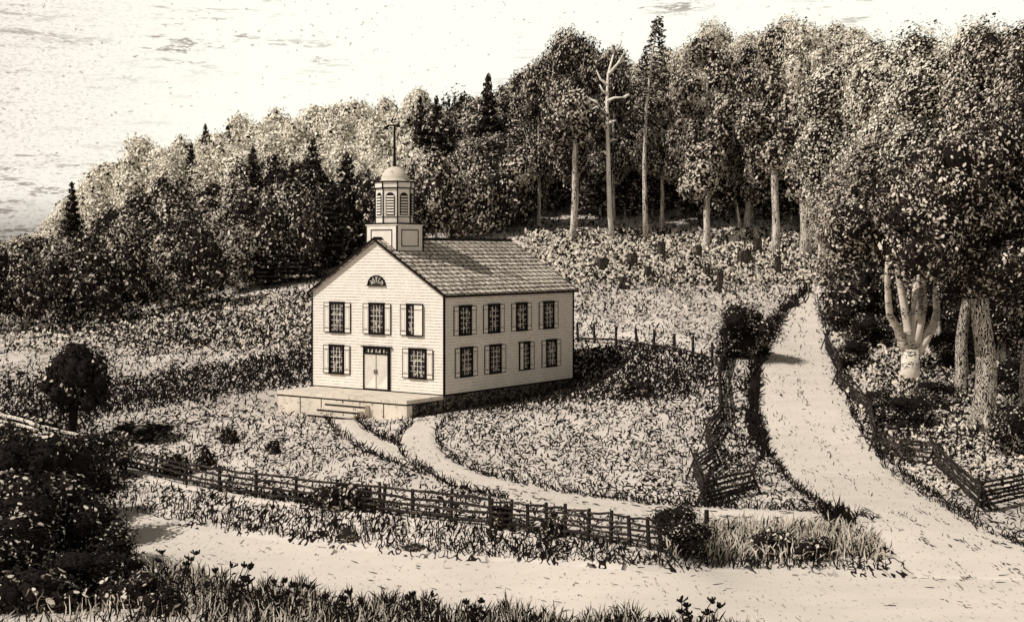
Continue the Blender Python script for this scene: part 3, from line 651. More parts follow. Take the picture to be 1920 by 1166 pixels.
for v in range(2):
    rs = random.Random(120 + v)
    for key, dk, pale in (('large_mid', .44, 'leaf_light'), ('large_dark', .80, 'leaf_light'), ('large_pale', .26, 'leaf_white')):
        add_proto(key, 22, 12, crown_mesh('crown', blobs_tall(rs, 22, 6.2, 6.5 if key != 'large_dark' else 4.5), 34000, .24, dk, pale, 'core_dark', seed=v * 5 + len(key) + 60, jit=.22, droop=0, aspect=.42, bias=(1.7, 0, 1.0)), trunk_mesh('trunk', 22, .4, 'bark', 40 + v, 6, .8, .012))
    bl = [(rs.gauss(0, .8), rs.gauss(0, .8), .6 + 3.6 * i / 11, rs.uniform(.9, 1.4), rs.uniform(.9, 1.4), rs.uniform(.7, 1.1)) for i in range(12)]
    add_proto('thicket', 5, 4.2, crown_mesh('foliage', bl, 9000, .17, .93, 'leaf_light', 'leaf_dark', seed=v + 300, jit=.25, droop=.1, coreR=.75), trunk_mesh('stem', 4, .1, 'bark_dark', v, 3, .7))
for v in range(3):
    rs = random.Random(150 + v)
    bl = [(rs.uniform(-.5, .5), rs.uniform(-.5, .5), rs.uniform(.25, .8), rs.uniform(.35, .6), rs.uniform(.35, .6), rs.uniform(.3, .5)) for _ in range(8)]
    add_proto('shrub', 1.2, 2.0, crown_mesh('foliage', bl, 900, .15, .80, 'leaf_light', 'core_dark', seed=v + 200, jit=.3, droop=-.5), trunk_mesh('stem', 1.0, .05, 'bark_dark', v, 3, .7))
cnt = {}
def place(kind, x, y, h, w, name, label, cat, group=None, parts=('crown', 'trunk'), v=None, zoff=0.0):
    pr = PROTO[kind]; i = cnt.get(kind, 0); cnt[kind] = i + 1; H0, W0, cm, tm = pr[i % len(pr) if v is None else v]
    o = empty(name, (x, y, float(H(x, y)) - .1 + zoff), random.uniform(0, 6.28) if kind[:4] not in ('tall', 'larg') else random.uniform(-.3, .3)); s = h / H0; sw = (w / W0)
    o.scale = (sw, sw, s); tag(o, label, cat, group)
    c = link(parts[0], cm, o); t = link(parts[1], tm, o); return o
def tree_at(kind, px, d, top, wpx, name, label, cat='tree', group=None, **k):
    x = (px - 960) / F * d; zt = HC + (HOR - top) * d / F; h = max(2.5, zt - float(H(x, d)) + .1)
    return place(kind, x, d, h, wpx * d / F, name, label, cat, group, **k)
# ---- wooded hillside on the left
SK = [(-260,520),(-120,490),(0,462),(60,445),(110,395),(160,345),(220,285),(300,252),(400,245),(470,215),(540,208),(640,190),(720,182),(800,185),(900,180),(1000,160)]
BS = [(-260,640),(0,612),(100,622),(300,590),(450,560),(550,530),(620,505),(700,470),(1000,440)]
def ip(T, x): return float(np.interp(x, [p[0] for p in T], [p[1] for p in T]))
rs = random.Random(3); NROW = 7
for r in range(NROW):
    f = r / (NROW - 1)                       # 0 = farthest
    px = -250 + r * 17
    while px < 1000:
        b0, s0 = ip(BS, px), ip(SK, px); d0_ = HC * 0 + {True: 138, False: 165}[px < 350] if False else float(np.interp(px, [-250, 0, 300, 450, 620, 1000], [128, 132, 141, 147, 155, 168]))
        d = 214 + (d0_ - 214) * f ** .9; frontTop = b0 - 150
        top = s0 + (frontTop - s0) * (f ** 1.05) + rs.uniform(-16, 16); w = rs.uniform(82, 118) * (1 if px > 60 else .85)
        if f < .35: kind = 'pale'  # pale upper rows, dark lower rows: sun and shade put into leaf colour
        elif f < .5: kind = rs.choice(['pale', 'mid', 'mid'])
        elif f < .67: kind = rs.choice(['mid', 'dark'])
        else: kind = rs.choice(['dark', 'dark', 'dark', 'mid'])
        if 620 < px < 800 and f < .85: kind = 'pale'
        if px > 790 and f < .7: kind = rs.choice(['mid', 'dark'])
        lab = {'pale': ('pale round-crowned tree near the top of the wooded hill behind the schoolhouse', 'pale round trees on the hilltop'),
               'mid': ('leafy speckled tree in the middle of the wooded hillside behind the schoolhouse', 'speckled leafy trees on the hillside'),
               'dark': ('dark leafy tree in the lower shaded part of the wooded hillside', 'dark leafy trees low on the hillside')}[kind]  # dark leaf colour carries the shade low on the hillside
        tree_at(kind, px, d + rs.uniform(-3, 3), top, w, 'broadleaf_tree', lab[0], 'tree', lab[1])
        px += rs.uniform(52, 74)
for px, d, top, w, lb in ((385,208,228,40,'small dark spruce on the skyline, left of the pair above the hill'),(428,205,230,42,'small dark spruce on the skyline, right of the pair above the hill'),
                      (358,190,262,44,'dark spruce just below the skyline left of the skyline pair'),(135,165,335,50,'thin dark spruce near the left end of the hill skyline'),
                      (475,172,270,58,'dark spruce on the hillside above the left eave of the schoolhouse'),(515,168,285,60,'dark spruce second to the right of the hillside spruce row'),
                      (548,165,295,54,'narrow dark spruce in the middle of the hillside spruce row'),(586,170,255,62,'tall dark spruce left of the cupola mast, near the right of the spruce row'),
                      (650,158,280,78,'broad dark spruce just left of the cupola'),(620,154,330,60,'dark spruce with low branches close behind the left roof slope'),
                      (560,150,390,60,'dark spruce low on the slope above the schoolhouse left eave'),(500,150,400,56,'short dark spruce at the foot of the hillside wood'),
                      (818,172,172,64,'dark pointed spruce just right of the cupola mast'),(788,172,172,46,'slim dark spruce close beside the cupola mast'),
                      (916,182,130,66,'tall spruce rising above the skyline right of the cupola')):
    tree_at('spruce', px, d, top, w, 'spruce_tree', lb, 'spruce')
# ---- tall wood on the right
SKR = [(780,200),(860,190),(940,170),(1000,120),(1040,100),(1090,62),(1150,95),(1190,105),(1260,100),(1340,52),(1400,85),(1480,30),(1560,62),(1600,55),(1680,80),(1760,75),(1840,50),(1920,60),(2200,80)]
rs = random.Random(9)
for (d, st_, jit, x0, x1, drop) in ((206, 52, 12, 800, 1640, 0), (192, 60, 16, 790, 1720, 30), (178, 72, 18, 800, 1600, 80)):
    px = x0
    while px < x1:
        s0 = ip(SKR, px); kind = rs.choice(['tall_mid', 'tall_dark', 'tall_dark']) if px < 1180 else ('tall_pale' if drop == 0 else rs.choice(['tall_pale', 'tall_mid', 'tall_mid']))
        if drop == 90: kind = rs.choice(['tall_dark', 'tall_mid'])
        lab = {'tall_pale': ('tall pale woodland tree on the far right skyline', 'tall pale trees of the right wood'),
               'tall_mid': ('tall speckled woodland tree in the wood behind the clearing', 'tall speckled trees of the right wood'),
               'tall_dark': ('tall dark woodland tree in the wood behind the clearing', 'tall dark trees of the right wood')}[kind]
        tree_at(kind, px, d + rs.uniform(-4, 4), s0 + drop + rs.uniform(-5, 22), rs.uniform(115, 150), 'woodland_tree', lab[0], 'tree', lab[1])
        px += st_ + rs.uniform(-jit, jit)
px = 800                                                   # dark undergrowth between the trunks
while px < 1700:
    tree_at('dark', px, 186 - (px - 800) * .012 + rs.uniform(-3, 3), rs.uniform(285, 330), rs.uniform(80, 110), 'understorey_tree', 'low dark understorey tree filling the gaps between the woodland trunks', 'tree', 'low dark trees between the trunks')
    px += rs.uniform(44, 62)
for px, d, top, w, kind, lb in ((1078,166,70,120,'tall_dark','tall dark tree with a bare pale lower trunk left of the dead white tree'),(1325,166,75,150,'tall_mid','woodland tree with a short pale trunk at the middle of the clearing edge'),
        (1455,162,60,150,'tall_mid','broad woodland tree left of the twin-stemmed pale trunk at the clearing edge'),(1512,160,55,150,'tall_pale','woodland tree with a tall pale trunk and a broken stub where the road vanishes'),
        (1400,172,95,140,'tall_mid','woodland tree with a thin trunk standing back from the clearing edge'),(1240,172,120,120,'tall_mid','woodland tree just right of the tall lone spruce'),
        (1010,170,110,110,'tall_dark','dark rounded tree at the left end of the tall wood'),(1150,176,96,100,'tall_dark','dark tree whose crown stands right behind the dead white tree')):
    tree_at(kind, px, d, top, w, 'woodland_tree', lb, 'tree')
for px, d, top, w, kind, lb in ((1600,140,95,230,'large_pale','broad pale-topped tree right of the vanishing road'),(1700,128,85,260,'large_pale','huge speckled tree standing behind the forked birch'),(1640,118,260,210,'large_mid','lower leafy tree beside the upper end of the road'),
        (1800,112,75,280,'large_pale','huge leafy tree above the thick trunk on the right'),(1905,104,60,280,'large_mid','huge dark tree at the right edge of the wood'),(2010,96,40,280,'large_dark','dark tree beyond the right edge of the wood'),
        (1760,100,330,200,'large_dark','dark leafy tree hanging over the forked birch'),(1590,128,330,150,'large_mid','leafy young tree overhanging the bend of the road'),(1880,88,330,240,'large_dark','dark tree with low hanging leaves right of the thick trunk'),
        (1990,80,250,260,'large_dark','dark tree outside the frame edge casting shade')):
    tree_at(kind, px, d, top, w, 'large_tree', lb, 'tree')
# ---- trees that stand out
def limb(mb, pts, r0, r1, n=8):
    k = len(pts); mb.tube(pts, [r0 + (r1 - r0) * i / (k - 1) for i in range(k)], n)
def base_at(px, d): x = (px - 960) / F * d; return Vector((x, d, float(H(x, d)) - .15))
B0 = base_at(1145, 163); o = empty('dead_tree', B0); tag(o, 'bare white dead tree with broken side branches at the edge of the clearing', 'dead tree')
S = 163 / F
def rel(px, py, dy=0, P=B0, bx=1145, d=163): return ((px - bx) * d / F, dy, HC + (HOR - py) * d / F - P.z)
mb = MB(); limb(mb, [rel(1148, 448), rel(1143, 400), rel(1141, 320), rel(1139, 240), rel(1138, 190), rel(1140, 140), rel(1152, 95)],  .34, .10, 9); mb.build('trunk', M['dead'], o, smooth=True)
for k, pts in enumerate((((1138,215),(1122,200),(1110,185),(1088,182)), ((1139,235),(1125,236),(1112,240),(1100,246)), ((1139,190),(1152,184),(1170,184)), ((1140,232),(1150,228),(1156,226)),
        ((1140,160),(1126,148),(1118,132)), ((1141,140),(1160,118),(1172,96)), ((1122,200),(1112,206),(1100,204)), ((1150,100),(1146,88),(1144,78)), ((1155,95),(1162,86),(1166,74)), ((1122,200),(1116,190),(1104,186)), ((1112,240),(1104,234),(1096,236)), ((1140,176),(1130,172),(1124,160)), ((1139,268),(1148,262),(1158,262)), ((1160,118),(1168,114),(1178,116)), ((1170,184),(1178,178),(1184,180)), ((1140,290),(1132,284),(1126,286)))):
    mb = MB(); limb(mb, [rel(x, y, random.uniform(-.5, .5) * i) for i, (x, y) in enumerate(pts)], .24, .06, 6); mb.build('branch', M['dead'], o, smooth=True)
# tall lone spruce with a dark leaning stem
B1 = base_at(1210, 161); o = empty('spruce_tree', B1); tag(o, 'tallest lone spruce with a leaning dark stem and ragged drooping branches', 'spruce')
def r1(px, py, dy=0): return rel(px, py, dy, B1, 1210, 161)
mb = MB(); limb(mb, [r1(1211, 445), r1(1209, 380), r1(1208, 300), r1(1212, 200), r1(1222, 110), r1(1236, 28)], .34, .06, 8); mb.build('trunk', M['bark'], o, smooth=True)
rs2 = np.random.default_rng(5); Ps = []; bm_ = MB()
for k in range(44):
    t = k / 43; py = 34 + 205 * t ** 1.05; pxc = float(np.interp(py, [28, 110, 200, 300], [1236, 1222, 1212, 1208])); side = (-1) ** k; ln = (5 + 44 * t ** .7) * rs2.uniform(.6, 1.1)
    dy = rs2.uniform(-1, 1) * ln * .04; p0 = r1(pxc, py); p1 = r1(pxc + side * ln * .6, py + ln * .12, dy); p2 = r1(pxc + side * ln, py + ln * .42, dy * 1.6)
    bm_.tube([p0, p1, p2], [.09, .06, .02], 5)
    for q in np.linspace(.15, 1, 26):
        a = np.array(p0) * (1 - q) ** 2 + 2 * np.array(p1) * q * (1 - q) + np.array(p2) * q * q; Ps.append(a + rs2.normal(0, .16, 3) - [0, 0, .12])
bm_.build('branches', M['bark_dark'], o)
Ps = np.array(Ps); Nn = np.tile([0, -.6, .6], (len(Ps), 1)); V, Fs = leaves(Ps, Nn, .42, .34, rs2, 1.0)
link('foliage', np_mesh('foliage', V, Fs, [M['leaf_light'], M['leaf_dark']], np.repeat((rs2.uniform(0, 1, len(Ps)) < .8).astype(int), 4)), o)
# pale trunks along the clearing edge belong to trees whose crowns meet overhead
def bare_trunk(px0, py0, px1, py1, d, r, lb, mat='bark', stub=None):
    B_ = base_at(px0, d); o = empty('woodland_tree', B_); tag(o, lb, 'tree')
    r *= .8; top = rel(px1, py1, 0, B_, px0, d); mb = MB(); m = [(top[0] * t + math.sin(t * 5) * .12, 0, top[2] * t) for t in np.linspace(0, 1, 7)]
    mb.tube(m, [r * 1.7, r * 1.1, r, r * .9, r * .85, r * .75, r * .6], 10)
    for a in range(4): q = a * 1.6; mb.tube([(math.cos(q) * r * 2.3, math.sin(q) * r * 2.3, -.1), (math.cos(q) * r * .9, math.sin(q) * r * .9, r * 1.6), (0, 0, r * 3.4)], [r * .25, r * .35, r * .3], 6)
    if stub: mb.tube([m[5], (m[5][0] + stub * .5, 0, m[5][2] + .5), (m[5][0] + stub, 0, m[5][2] + 1.2)], [r * .5, r * .4, r * .2], 7)
    mb.build('trunk', M[mat], o, smooth=True)
    rs_ = random.Random(px0); bl = [(top[0] + rs_.uniform(-3, 3), rs_.uniform(-1, 2.5), top[2] + rs_.uniform(.8, 5), rs_.uniform(1.4, 2), rs_.uniform(1.4, 2), rs_.uniform(1.2, 2)) for _ in range(5)]
    link('crown', crown_mesh('crown', bl, 3600, .33, .5, 'leaf_light', 'core_dark', seed=px0), o); return o
bare_trunk(1072, 447, 1080, 262, 160, .42, 'pale smooth trunk in view left of the dead white tree')
bare_trunk(1322, 455, 1326, 372, 159, .50, 'short pale trunk under low leaves in the middle of the clearing edge')
bare_trunk(1453, 462, 1453, 308, 156, .55, 'grey trunk in view left of the pale one with the broken stub')
bare_trunk(1510, 468, 1500, 268, 155, .62, 'pale stout trunk with a broken stub where the road vanishes', stub=-1.2)
bare_trunk(1385, 442, 1383, 380, 168, .25, 'thin grey trunk between the short pale trunk and the grey one')
bare_trunk(1535, 440, 1538, 370, 150, .3, 'thin trunk right of the stout pale one')
bare_trunk(1560, 430, 1563, 350, 146, .35, 'farther right of two thin trunks beyond the stout pale one')
bare_trunk(835, 440, 832, 400, 166, .22, 'small forked pale trunk just right of the cupola base')
bare_trunk(925, 436, 928, 395, 166, .2, 'small pale trunk above the ridge of the schoolhouse roof')
# forked birch
B2 = base_at(1702, 92); o = empty('birch_tree', B2); tag(o, 'many-stemmed white forked birch lit up beside the road on the right', 'birch')
def r2(px, py, dy=0): return rel(px, py, dy, B2, 1702, 92)
mb = MB(); limb(mb, [r2(1706, 722), r2(1707, 690), r2(1708, 655)], .66, .60, 12)
for a in (.5, 2.4, 3.5, 5.6): mb.tube([(math.cos(a) * 1.6, math.sin(a) * 1.6, -.2), (math.cos(a) * 1.0, math.sin(a) * .9, .05), (math.cos(a) * .35, math.sin(a) * .35, .5)], [.08, .16, .3], 8)
mb.build('trunk', M['birch'], o, smooth=True)
for pts, a, c in (((( 1706,668),(1690,640),(1680,615),(1660,590),(1652,555),(1645,520),(1640,480)), .36, .14), (((1706,668),(1703,620),(1695,580),(1683,530),(1670,480),(1662,430)), .36, .14), (((1710,665),(1708,620),(1716,585),(1722,548),(1720,530)), .30, .2),
        (((1716,650),(1728,600),(1736,570),(1737,520),(1733,492),(1738,450)), .32, .14), (((1712,672),(1735,640),(1758,612),(1770,585),(1772,555),(1782,500)), .38, .14), (((1722,600),(1718,560),(1722,500)), .30, .25)):
    mb = MB(); limb(mb, [r2(x, y, (x - 1706) * .008 * i) for i, (x, y) in enumerate(pts)], a, c, 9)
    mb.build('stem', M['birch'], o, smooth=True)
rs_ = random.Random(2); bl = [(*r2(1700 + rs_.uniform(-110, 110), 430 + rs_.uniform(-50, 40), rs_.uniform(-1.5, 3)), 1.6, 1.6, 1.4) for _ in range(9)]
link('crown', crown_mesh('crown', bl, 6500, .22, .66, 'leaf_light', 'core_dark', seed=77, droop=.9), o)
# thick tree and its thinner neighbour
def big_trunk(px, d, ytop, r, lb, lean=0, cw=4.0, leaf=.19, n=9000, seed=1, crown_y=520, roots=True):
    B_ = base_at(px, d); o = empty('large_tree', B_); tag(o, lb, 'tree'); t = rel(px + lean, ytop, 0, B_, px, d); mb = MB()
    pts = [(t[0] * q + math.sin(q * 6 + px) * r * .25, 0, t[2] * q) for q in np.linspace(0, 1, 10)]
    mb.tube(pts, [r * (1.35 if i == 0 else 1.05 - .035 * i) for i in range(10)], 14)
    if roots:
        for a in (0.3, 1.5, 2.9, 3.7, 4.6, 5.6): mb.tube([(math.cos(a) * r * 2.4, math.sin(a) * r * 2.4, -.15), (math.cos(a) * r * 1.3, math.sin(a) * r * 1.3, r * .5), (math.cos(a) * r * .4, math.sin(a) * r * .4, r * 2.2)], [r * .2, r * .4, r * .35], 7)
    mb.build('trunk', M['bark_rough'], o, smooth=True)
    rs_ = random.Random(seed); z = rel(px, crown_y, 0, B_, px, d)[2]
    bl = [(t[0] + rs_.uniform(-cw, cw), rs_.uniform(-1.5, 3), z + rs_.uniform(-.2, 7), rs_.uniform(1.3, 2.1), rs_.uniform(1.3, 2.1), rs_.uniform(1, 1.7)) for _ in range(16)]
    link('crown', crown_mesh('crown', bl, n, leaf, .66, 'leaf_light', 'core_dark', seed=seed, droop=.9), o)
big_trunk(1846, 76, 560, .62, 'tree with the thickest rough pale trunk and spreading roots at the right', lean=-4, seed=31, n=15000, crown_y=500)
big_trunk(1798, 86, 560, .42, 'slimmer dark-barked tree between the birch and the thickest trunk', lean=14, seed=32, cw=3, roots=False, crown_y=500)
big_trunk(1925, 80, 600, .40, 'shaded tree at the right edge beyond the thickest trunk', lean=5, seed=33, cw=4, roots=False, crown_y=520, n=12000)
# small round dark tree left
B3 = base_at(140, 76); o = empty('round_tree', B3); tag(o, 'small nearly black round-headed tree standing in the left foreground', 'tree')
def r3(px, py, dy=0): return rel(px, py, dy, B3, 140, 76)
mb = MB(); limb(mb, [r3(134, 838), r3(136, 790), r3(142, 740)], .30, .2); mb.build('trunk', M['ink'], o, smooth=True)
bl = [(*r3(x, y, random.uniform(-.6, .6)), a * 76 / F, a * 76 / F, a * 76 / F) for x, y, a in ((150,700,42),(120,690,30),(178,700,26),(150,672,24),(105,712,24),(180,730,22),(130,735,30),(160,742,26),(98,700,20),(112,738,18),(172,752,18),(142,662,16),(190,715,16),(88,725,14),(196,745,13),(120,765,12),(185,680,14),(128,655,13))]
link('crown', crown_mesh('crown', bl, 3600, .20, .96, 'leaf_light', 'leaf_dark', seed=8, jit=.26), o)
rs = random.Random(21)
for i, px in enumerate(range(1600, 2010, 45)):
    tree_at('dark', px, 112 - (px - 1600) * .03 + rs.uniform(-3, 3), rs.uniform(440, 490), rs.uniform(110, 150), 'understorey_tree', 'low dark leafy tree in the shade behind the forked birch and thick trunk', 'tree', 'low dark trees behind the birch')
# ---- foreground thicket, bushes
rs = random.Random(4)
def bush(px, d, h, w, lb, group=None, name='bush', base=None):
    x = (px - 960) / F * d; return place('thicket' if h > 1.6 else 'shrub', x, d, h, w, name, lb, 'bush', group, ('foliage', 'stem'))
for px, d, h, w, lb in ((-40,56,4.0,5.5,'black overgrown bush at the left edge of the picture, tallest of the thicket'),(45,54,4.4,4.4,'black bush beside the tall one at the left edge'),(120,58,3.4,3.6,'black bush below the round dark tree'),
        (165,64,1.3,2.4,'black bush at the head of the pale bank path'),(95,50,3.5,3.6,'black bush in the middle of the left thicket'),(175,50,2.3,2.4,'black bush leaning toward the road at the thicket edge'),(20,47,2.8,3.6,'black low bush at the bottom left'),
        (215,47,1.5,2.2,'low dark bush at the right end of the thicket by the road'),(150,44.5,1.7,2.6,'low dark bush in front of the thicket'),(60,43,1.5,2.8,'low leafy bush in the bottom left corner'),(-60,46,2.6,4,'low dark bush outside the bottom left corner'),
        (235,44,1.2,2.0,'small dark bush where the thicket meets the roadside grass'),(300,42.5,.9,1.6,'small ragged bush in the roadside grass right of the thicket'),(60,76,1.4,3.5,'dark bush behind the thicket left of the round tree'),(215,72,1.4,2.2,'dark bush at the foot of the round dark tree'),(10,70,1.6,3.6,'dark bush left behind the thicket'),(165,67,2.1,3.4,'black bush spreading between the round dark tree and the thicket'),(110,66,1.9,3.2,'black bush directly under the round dark tree')):
    bush(px, d, h, w, lb)
def bush_px(px, py, h, w, lb, **k): P = g1(px, py); return place('thicket' if h > 1.5 else 'shrub', P.x, P.y, h, w, k.get('name', 'bush'), lb, 'bush', None, ('foliage', 'stem'))
for px, py, h, w, lb in ((260,818,.9,4.4,'low spreading black shrub on the lawn left of the terrace'),(330,890,1.3,1.5,'small dark bush behind the left end of the rail fence'),(383,880,1.2,1.2,'round small bush near the left rail fence'),
        (640,950,1.2,2.0,'black bush growing through the rail fence in its middle'),(672,948,1.0,1.4,'dark bush close right of the one in the fence'),(940,985,.9,.9,'small black bush at a post of the rail fence'),(1037,1003,.9,1.1,'round black bush in front of the right rail fence'),
        (1275,1035,1.7,1.9,'large dark bush at the right end of the rail fence'),(1400,672,4.0,3.6,'large round dark bush beside the upper road'),(430,830,1.1,1.1,'small dark shrub on the lawn left of the steps'),(512,850,.8,.9,'tiny dark shrub on the lawn below the steps'),
        (1450,1035,1.0,1.8,'dark bush in the middle of the long grass island'),(1520,1042,.9,1.5,'dark bush near the right end of the grass island'),(1190,740,1.0,2.4,'dark shrub in the shadow right of the schoolhouse'),
        (1700,800,1.8,2.6,'dark bush behind the zigzag fence below the birch'),(1745,760,1.6,2.4,'dark bush between birch and thick trunk'),(1650,780,1.6,1.8,'dark bush at the bend of the zigzag fence'),(1900,850,2.4,2.4,'black bush at the right edge under the trees'),(1600,690,2.0,2.4,'dark bush behind the upper zigzag fence'),
        (1640,650,2.6,3.4,'dark bush left of the forked birch'),(1790,690,2.6,3.4,'dark bush right of the forked birch'),(1880,740,2.2,3.0,'dark bush behind the thickest trunk'),(1580,620,2.8,3.0,'dark bush under the trees at the bend of the road')):
    bush_px(px, py, h, w, lb)
bk = np.concatenate([interp([(1520,548),(1470,585),(1440,635),(1420,690),(1410,740),(1412,800),(1440,860)], 400)[RNG.integers(0, 400, 420)] + RNG.normal(0, [5, 6], (420, 2))])
Pb = G(bk[:, 0] - 4, bk[:, 1])[0]; mm = len(Pb)
blades('bank_grass', Pb, RNG.uniform(.3, .8, mm) * Pb[:, 1] / 85, RNG.uniform(.08, .18, mm), RNG.normal(.4, .6, mm), RNG.normal(0, 1, mm), RNG.normal(0, .5, mm), M['tuft'], 'black matted grass on the steep left bank of the side road', 'grass')
def ruts(A_, B_, ts, per, name, label, jit=.03, Lr=(.15, .55)):
    a, b = interp(A_, 400), interp(B_, 400); Ps = []; Ys = []
    for t_ in ts:
        k = RNG.integers(2, 398, per); k = k[np.sin(k * .11 + t_ * 40) + RNG.normal(0, .5, per) > -.1]; t = np.clip(t_ + RNG.normal(0, jit, len(k)), 0.02, .98)[:, None]
        q0 = a[k] * (1 - t) + b[k] * t; q1 = a[k + 1] * (1 - t) + b[k + 1] * t; g0, g1_ = G(q0[:, 0], q0[:, 1])[0], G(q1[:, 0], q1[:, 1])[0]; dv = g1_ - g0; Ps.append(g0); Ys.append(np.arctan2(dv[:, 1], dv[:, 0]))
    P = np.concatenate(Ps); Y = np.concatenate(Ys); m = len(P); P[:, 2] += .055; s_ = P[:, 1] / 70
    return blades(name, P, RNG.uniform(*Lr, m) * s_, RNG.uniform(.025, .055, m) * s_, RNG.choice([-1, 1], m) * RNG.uniform(1.46, 1.53, m), RNG.normal(0, .03, m), Y + RNG.normal(0, .12, m), M['tuft'], label, 'wheel ruts')
ruts(SIDE_L, SIDE_R, (.22, .40, .62, .80), 190, 'road_rut', 'thin dark broken ruts running along the side road', .018)
ruts(MAIN_T[1:], MAIN_B[1:], (.1, .3, .5, .62), 60, 'road_rut', 'faint broken wheel ruts along the main road', .04)
ruts(LANE_A, LANE_B, (.25, .5, .72), 70, 'road_rut', 'short broken ruts along the lane to the schoolhouse', .05, (.15, .5))
qa, qb = interp(SIDE_L, 400), interp(SIDE_R, 400); kk = RNG.integers(5, 330, 520); tt = np.clip(RNG.choice([.12, .42, .8, .93], 520) + RNG.normal(0, .05, 520), .03, .97)[:, None]; qq = qa[kk] * (1 - tt) + qb[kk] * tt; Pq = G(qq[:, 0], qq[:, 1])[0]; mq = len(Pq)
blades('road_weeds', Pq, RNG.uniform(.08, .3, mq) * Pq[:, 1] / 75, RNG.uniform(.025, .055, mq) * Pq[:, 1] / 75, RNG.normal(0, .8, mq), RNG.normal(0, 1, mq), RNG.normal(0, .4, mq), M['tuft'], 'sparse short weeds growing in the middle and sides of the side road', 'grass')
# hay-like shaggy dark tuft by the road junction and the long-grass island
def tuft_obj(name, poly_pts, n, Lr, Wr, label, cat, kind=None, lean=(.1, .35), mat='tuft'):
    Pp = np.array(poly_pts, float); x0, y0 = Pp.min(0); x1, y1 = Pp.max(0); px = RNG.uniform(x0, x1, n * 3); py = RNG.uniform(y0, y1, n * 3); k = inpoly(px, py, Pp); px, py = px[k][:n], py[k][:n]
    P, ok = G(px, py); P = P[ok]; m = len(P)
    return blades(name, P, RNG.uniform(*Lr, m), RNG.uniform(*Wr, m), RNG.normal(lean[0], lean[1], m), RNG.normal(0, .9, m), RNG.normal(0, .6, m), M[mat], label, cat, kind)
tuft_obj('grass_clump', [(1545,975),(1575,968),(1612,985),(1590,992),(1560,990)], 130, (.5, 1.0), (.04, .08), 'shaggy leaning dark grass clump at the road junction', 'grass clump', None, (-.5, .25))
tuft_obj('long_grass', [(1240,1000),(1330,990),(1560,990),(1640,1015),(1670,1050),(1500,1055),(1250,1045)], 800, (.3, .7), (.03, .06), 'island of long dark grass between the lane and the main road', 'grass', 'stuff')
tuft_obj('pale_grass', [(1240,1000),(1330,990),(1560,990),(1640,1015),(1670,1050),(1500,1055),(1250,1045)], 1200, (.3, .8), (.03, .06), 'pale dry stalks among the dark grass island', 'grass', 'stuff', mat='leaf_light')
tuft_obj('verge_grass', [(200,905),(420,945),(700,965),(1000,1010),(1250,1040),(1700,1062),(1300,1066),(1000,1050),(700,1028),(420,992),(200,950)], 1100, (.2, .6), (.03, .06), 'rough grass on the bank between the rail fence and the road', 'grass', 'stuff')
tuft_obj('fence_grass', [(200,862),(420,915),(710,945),(930,978),(1260,1028),(1260,1044),(930,996),(710,962),(420,935),(200,880)], 700, (.2, .5), (.03, .06), 'dense dark grass along the foot of the rail fence', 'grass', 'stuff')
def edge_strokes(lines, name, label):
    pts = []
    for Lp, per in lines:
        q = interp(Lp, 300); t = RNG.integers(0, 300, per); pts.append(q[t] + RNG.normal(0, 1.6, (per, 2)))
    pts = np.concatenate(pts); P, ok = G(pts[:, 0], pts[:, 1]); P = P[ok]; m = len(P); s = (P[:, 1] / 70) ** .8
    return blades(name, P, RNG.uniform(.2, .6, m) * s, RNG.uniform(.03, .07, m) * s, RNG.normal(0, .7, m), RNG.normal(0, 1, m), RNG.normal(0, .4, m), M['tuft'], label, 'grass', 'stuff')
edge_strokes([(SIDE_L[:6], 500), (SIDE_L[5:-3], 300), (SIDE_R[:-3], 420), (LANE_A, 500), (LANE_B[:6], 240), (FOOT_A[:3], 110), (FOOT_B, 160), (MAIN_T[:8], 330), ([(1590,760),(1610,800),(1660,875),(1740,935),(1840,990),(1930,1030)], 260)], 'edge_grass', 'thin dark weeds along the edges of roads and paths')
# foreground grass along the bottom, pale and dark blades
def front_grass(n, mat, name, label):
    px = RNG.uniform(-200, 2150, n); top = np.interp(px, [-200, 200, 330, 500, 700, 1000, 1300, 1600, 2150], [1010, 1055, 1080, 1112, 1140, 1166, 1185, 1240, 1400]); py = top + 9 * np.sin(px * .031) + 7 * np.sin(px * .083 + 1) + 5 * np.sin(px * .21) + RNG.exponential(48, n)
    k = (py < 1330) & ((px < 1400) | (RNG.uniform(0, 1, n) < .5)); px, py = px[k], py[k]; P, ok = G(px, py); P = P[ok]; m = len(P)
    return blades(name, P, RNG.uniform(.2, .75, m), RNG.uniform(.02, .06, m), RNG.normal(.1, .35, m), RNG.normal(0, .8, m), RNG.normal(0, .7, m), M[mat], label, 'grass', 'stuff')
front_grass(12000, 'tuft', 'foreground_grass', 'tall dark grass blades along the near side of the road')
front_grass(5000, 'leaf_light', 'foreground_grass', 'tall pale grass blades along the near side of the road')
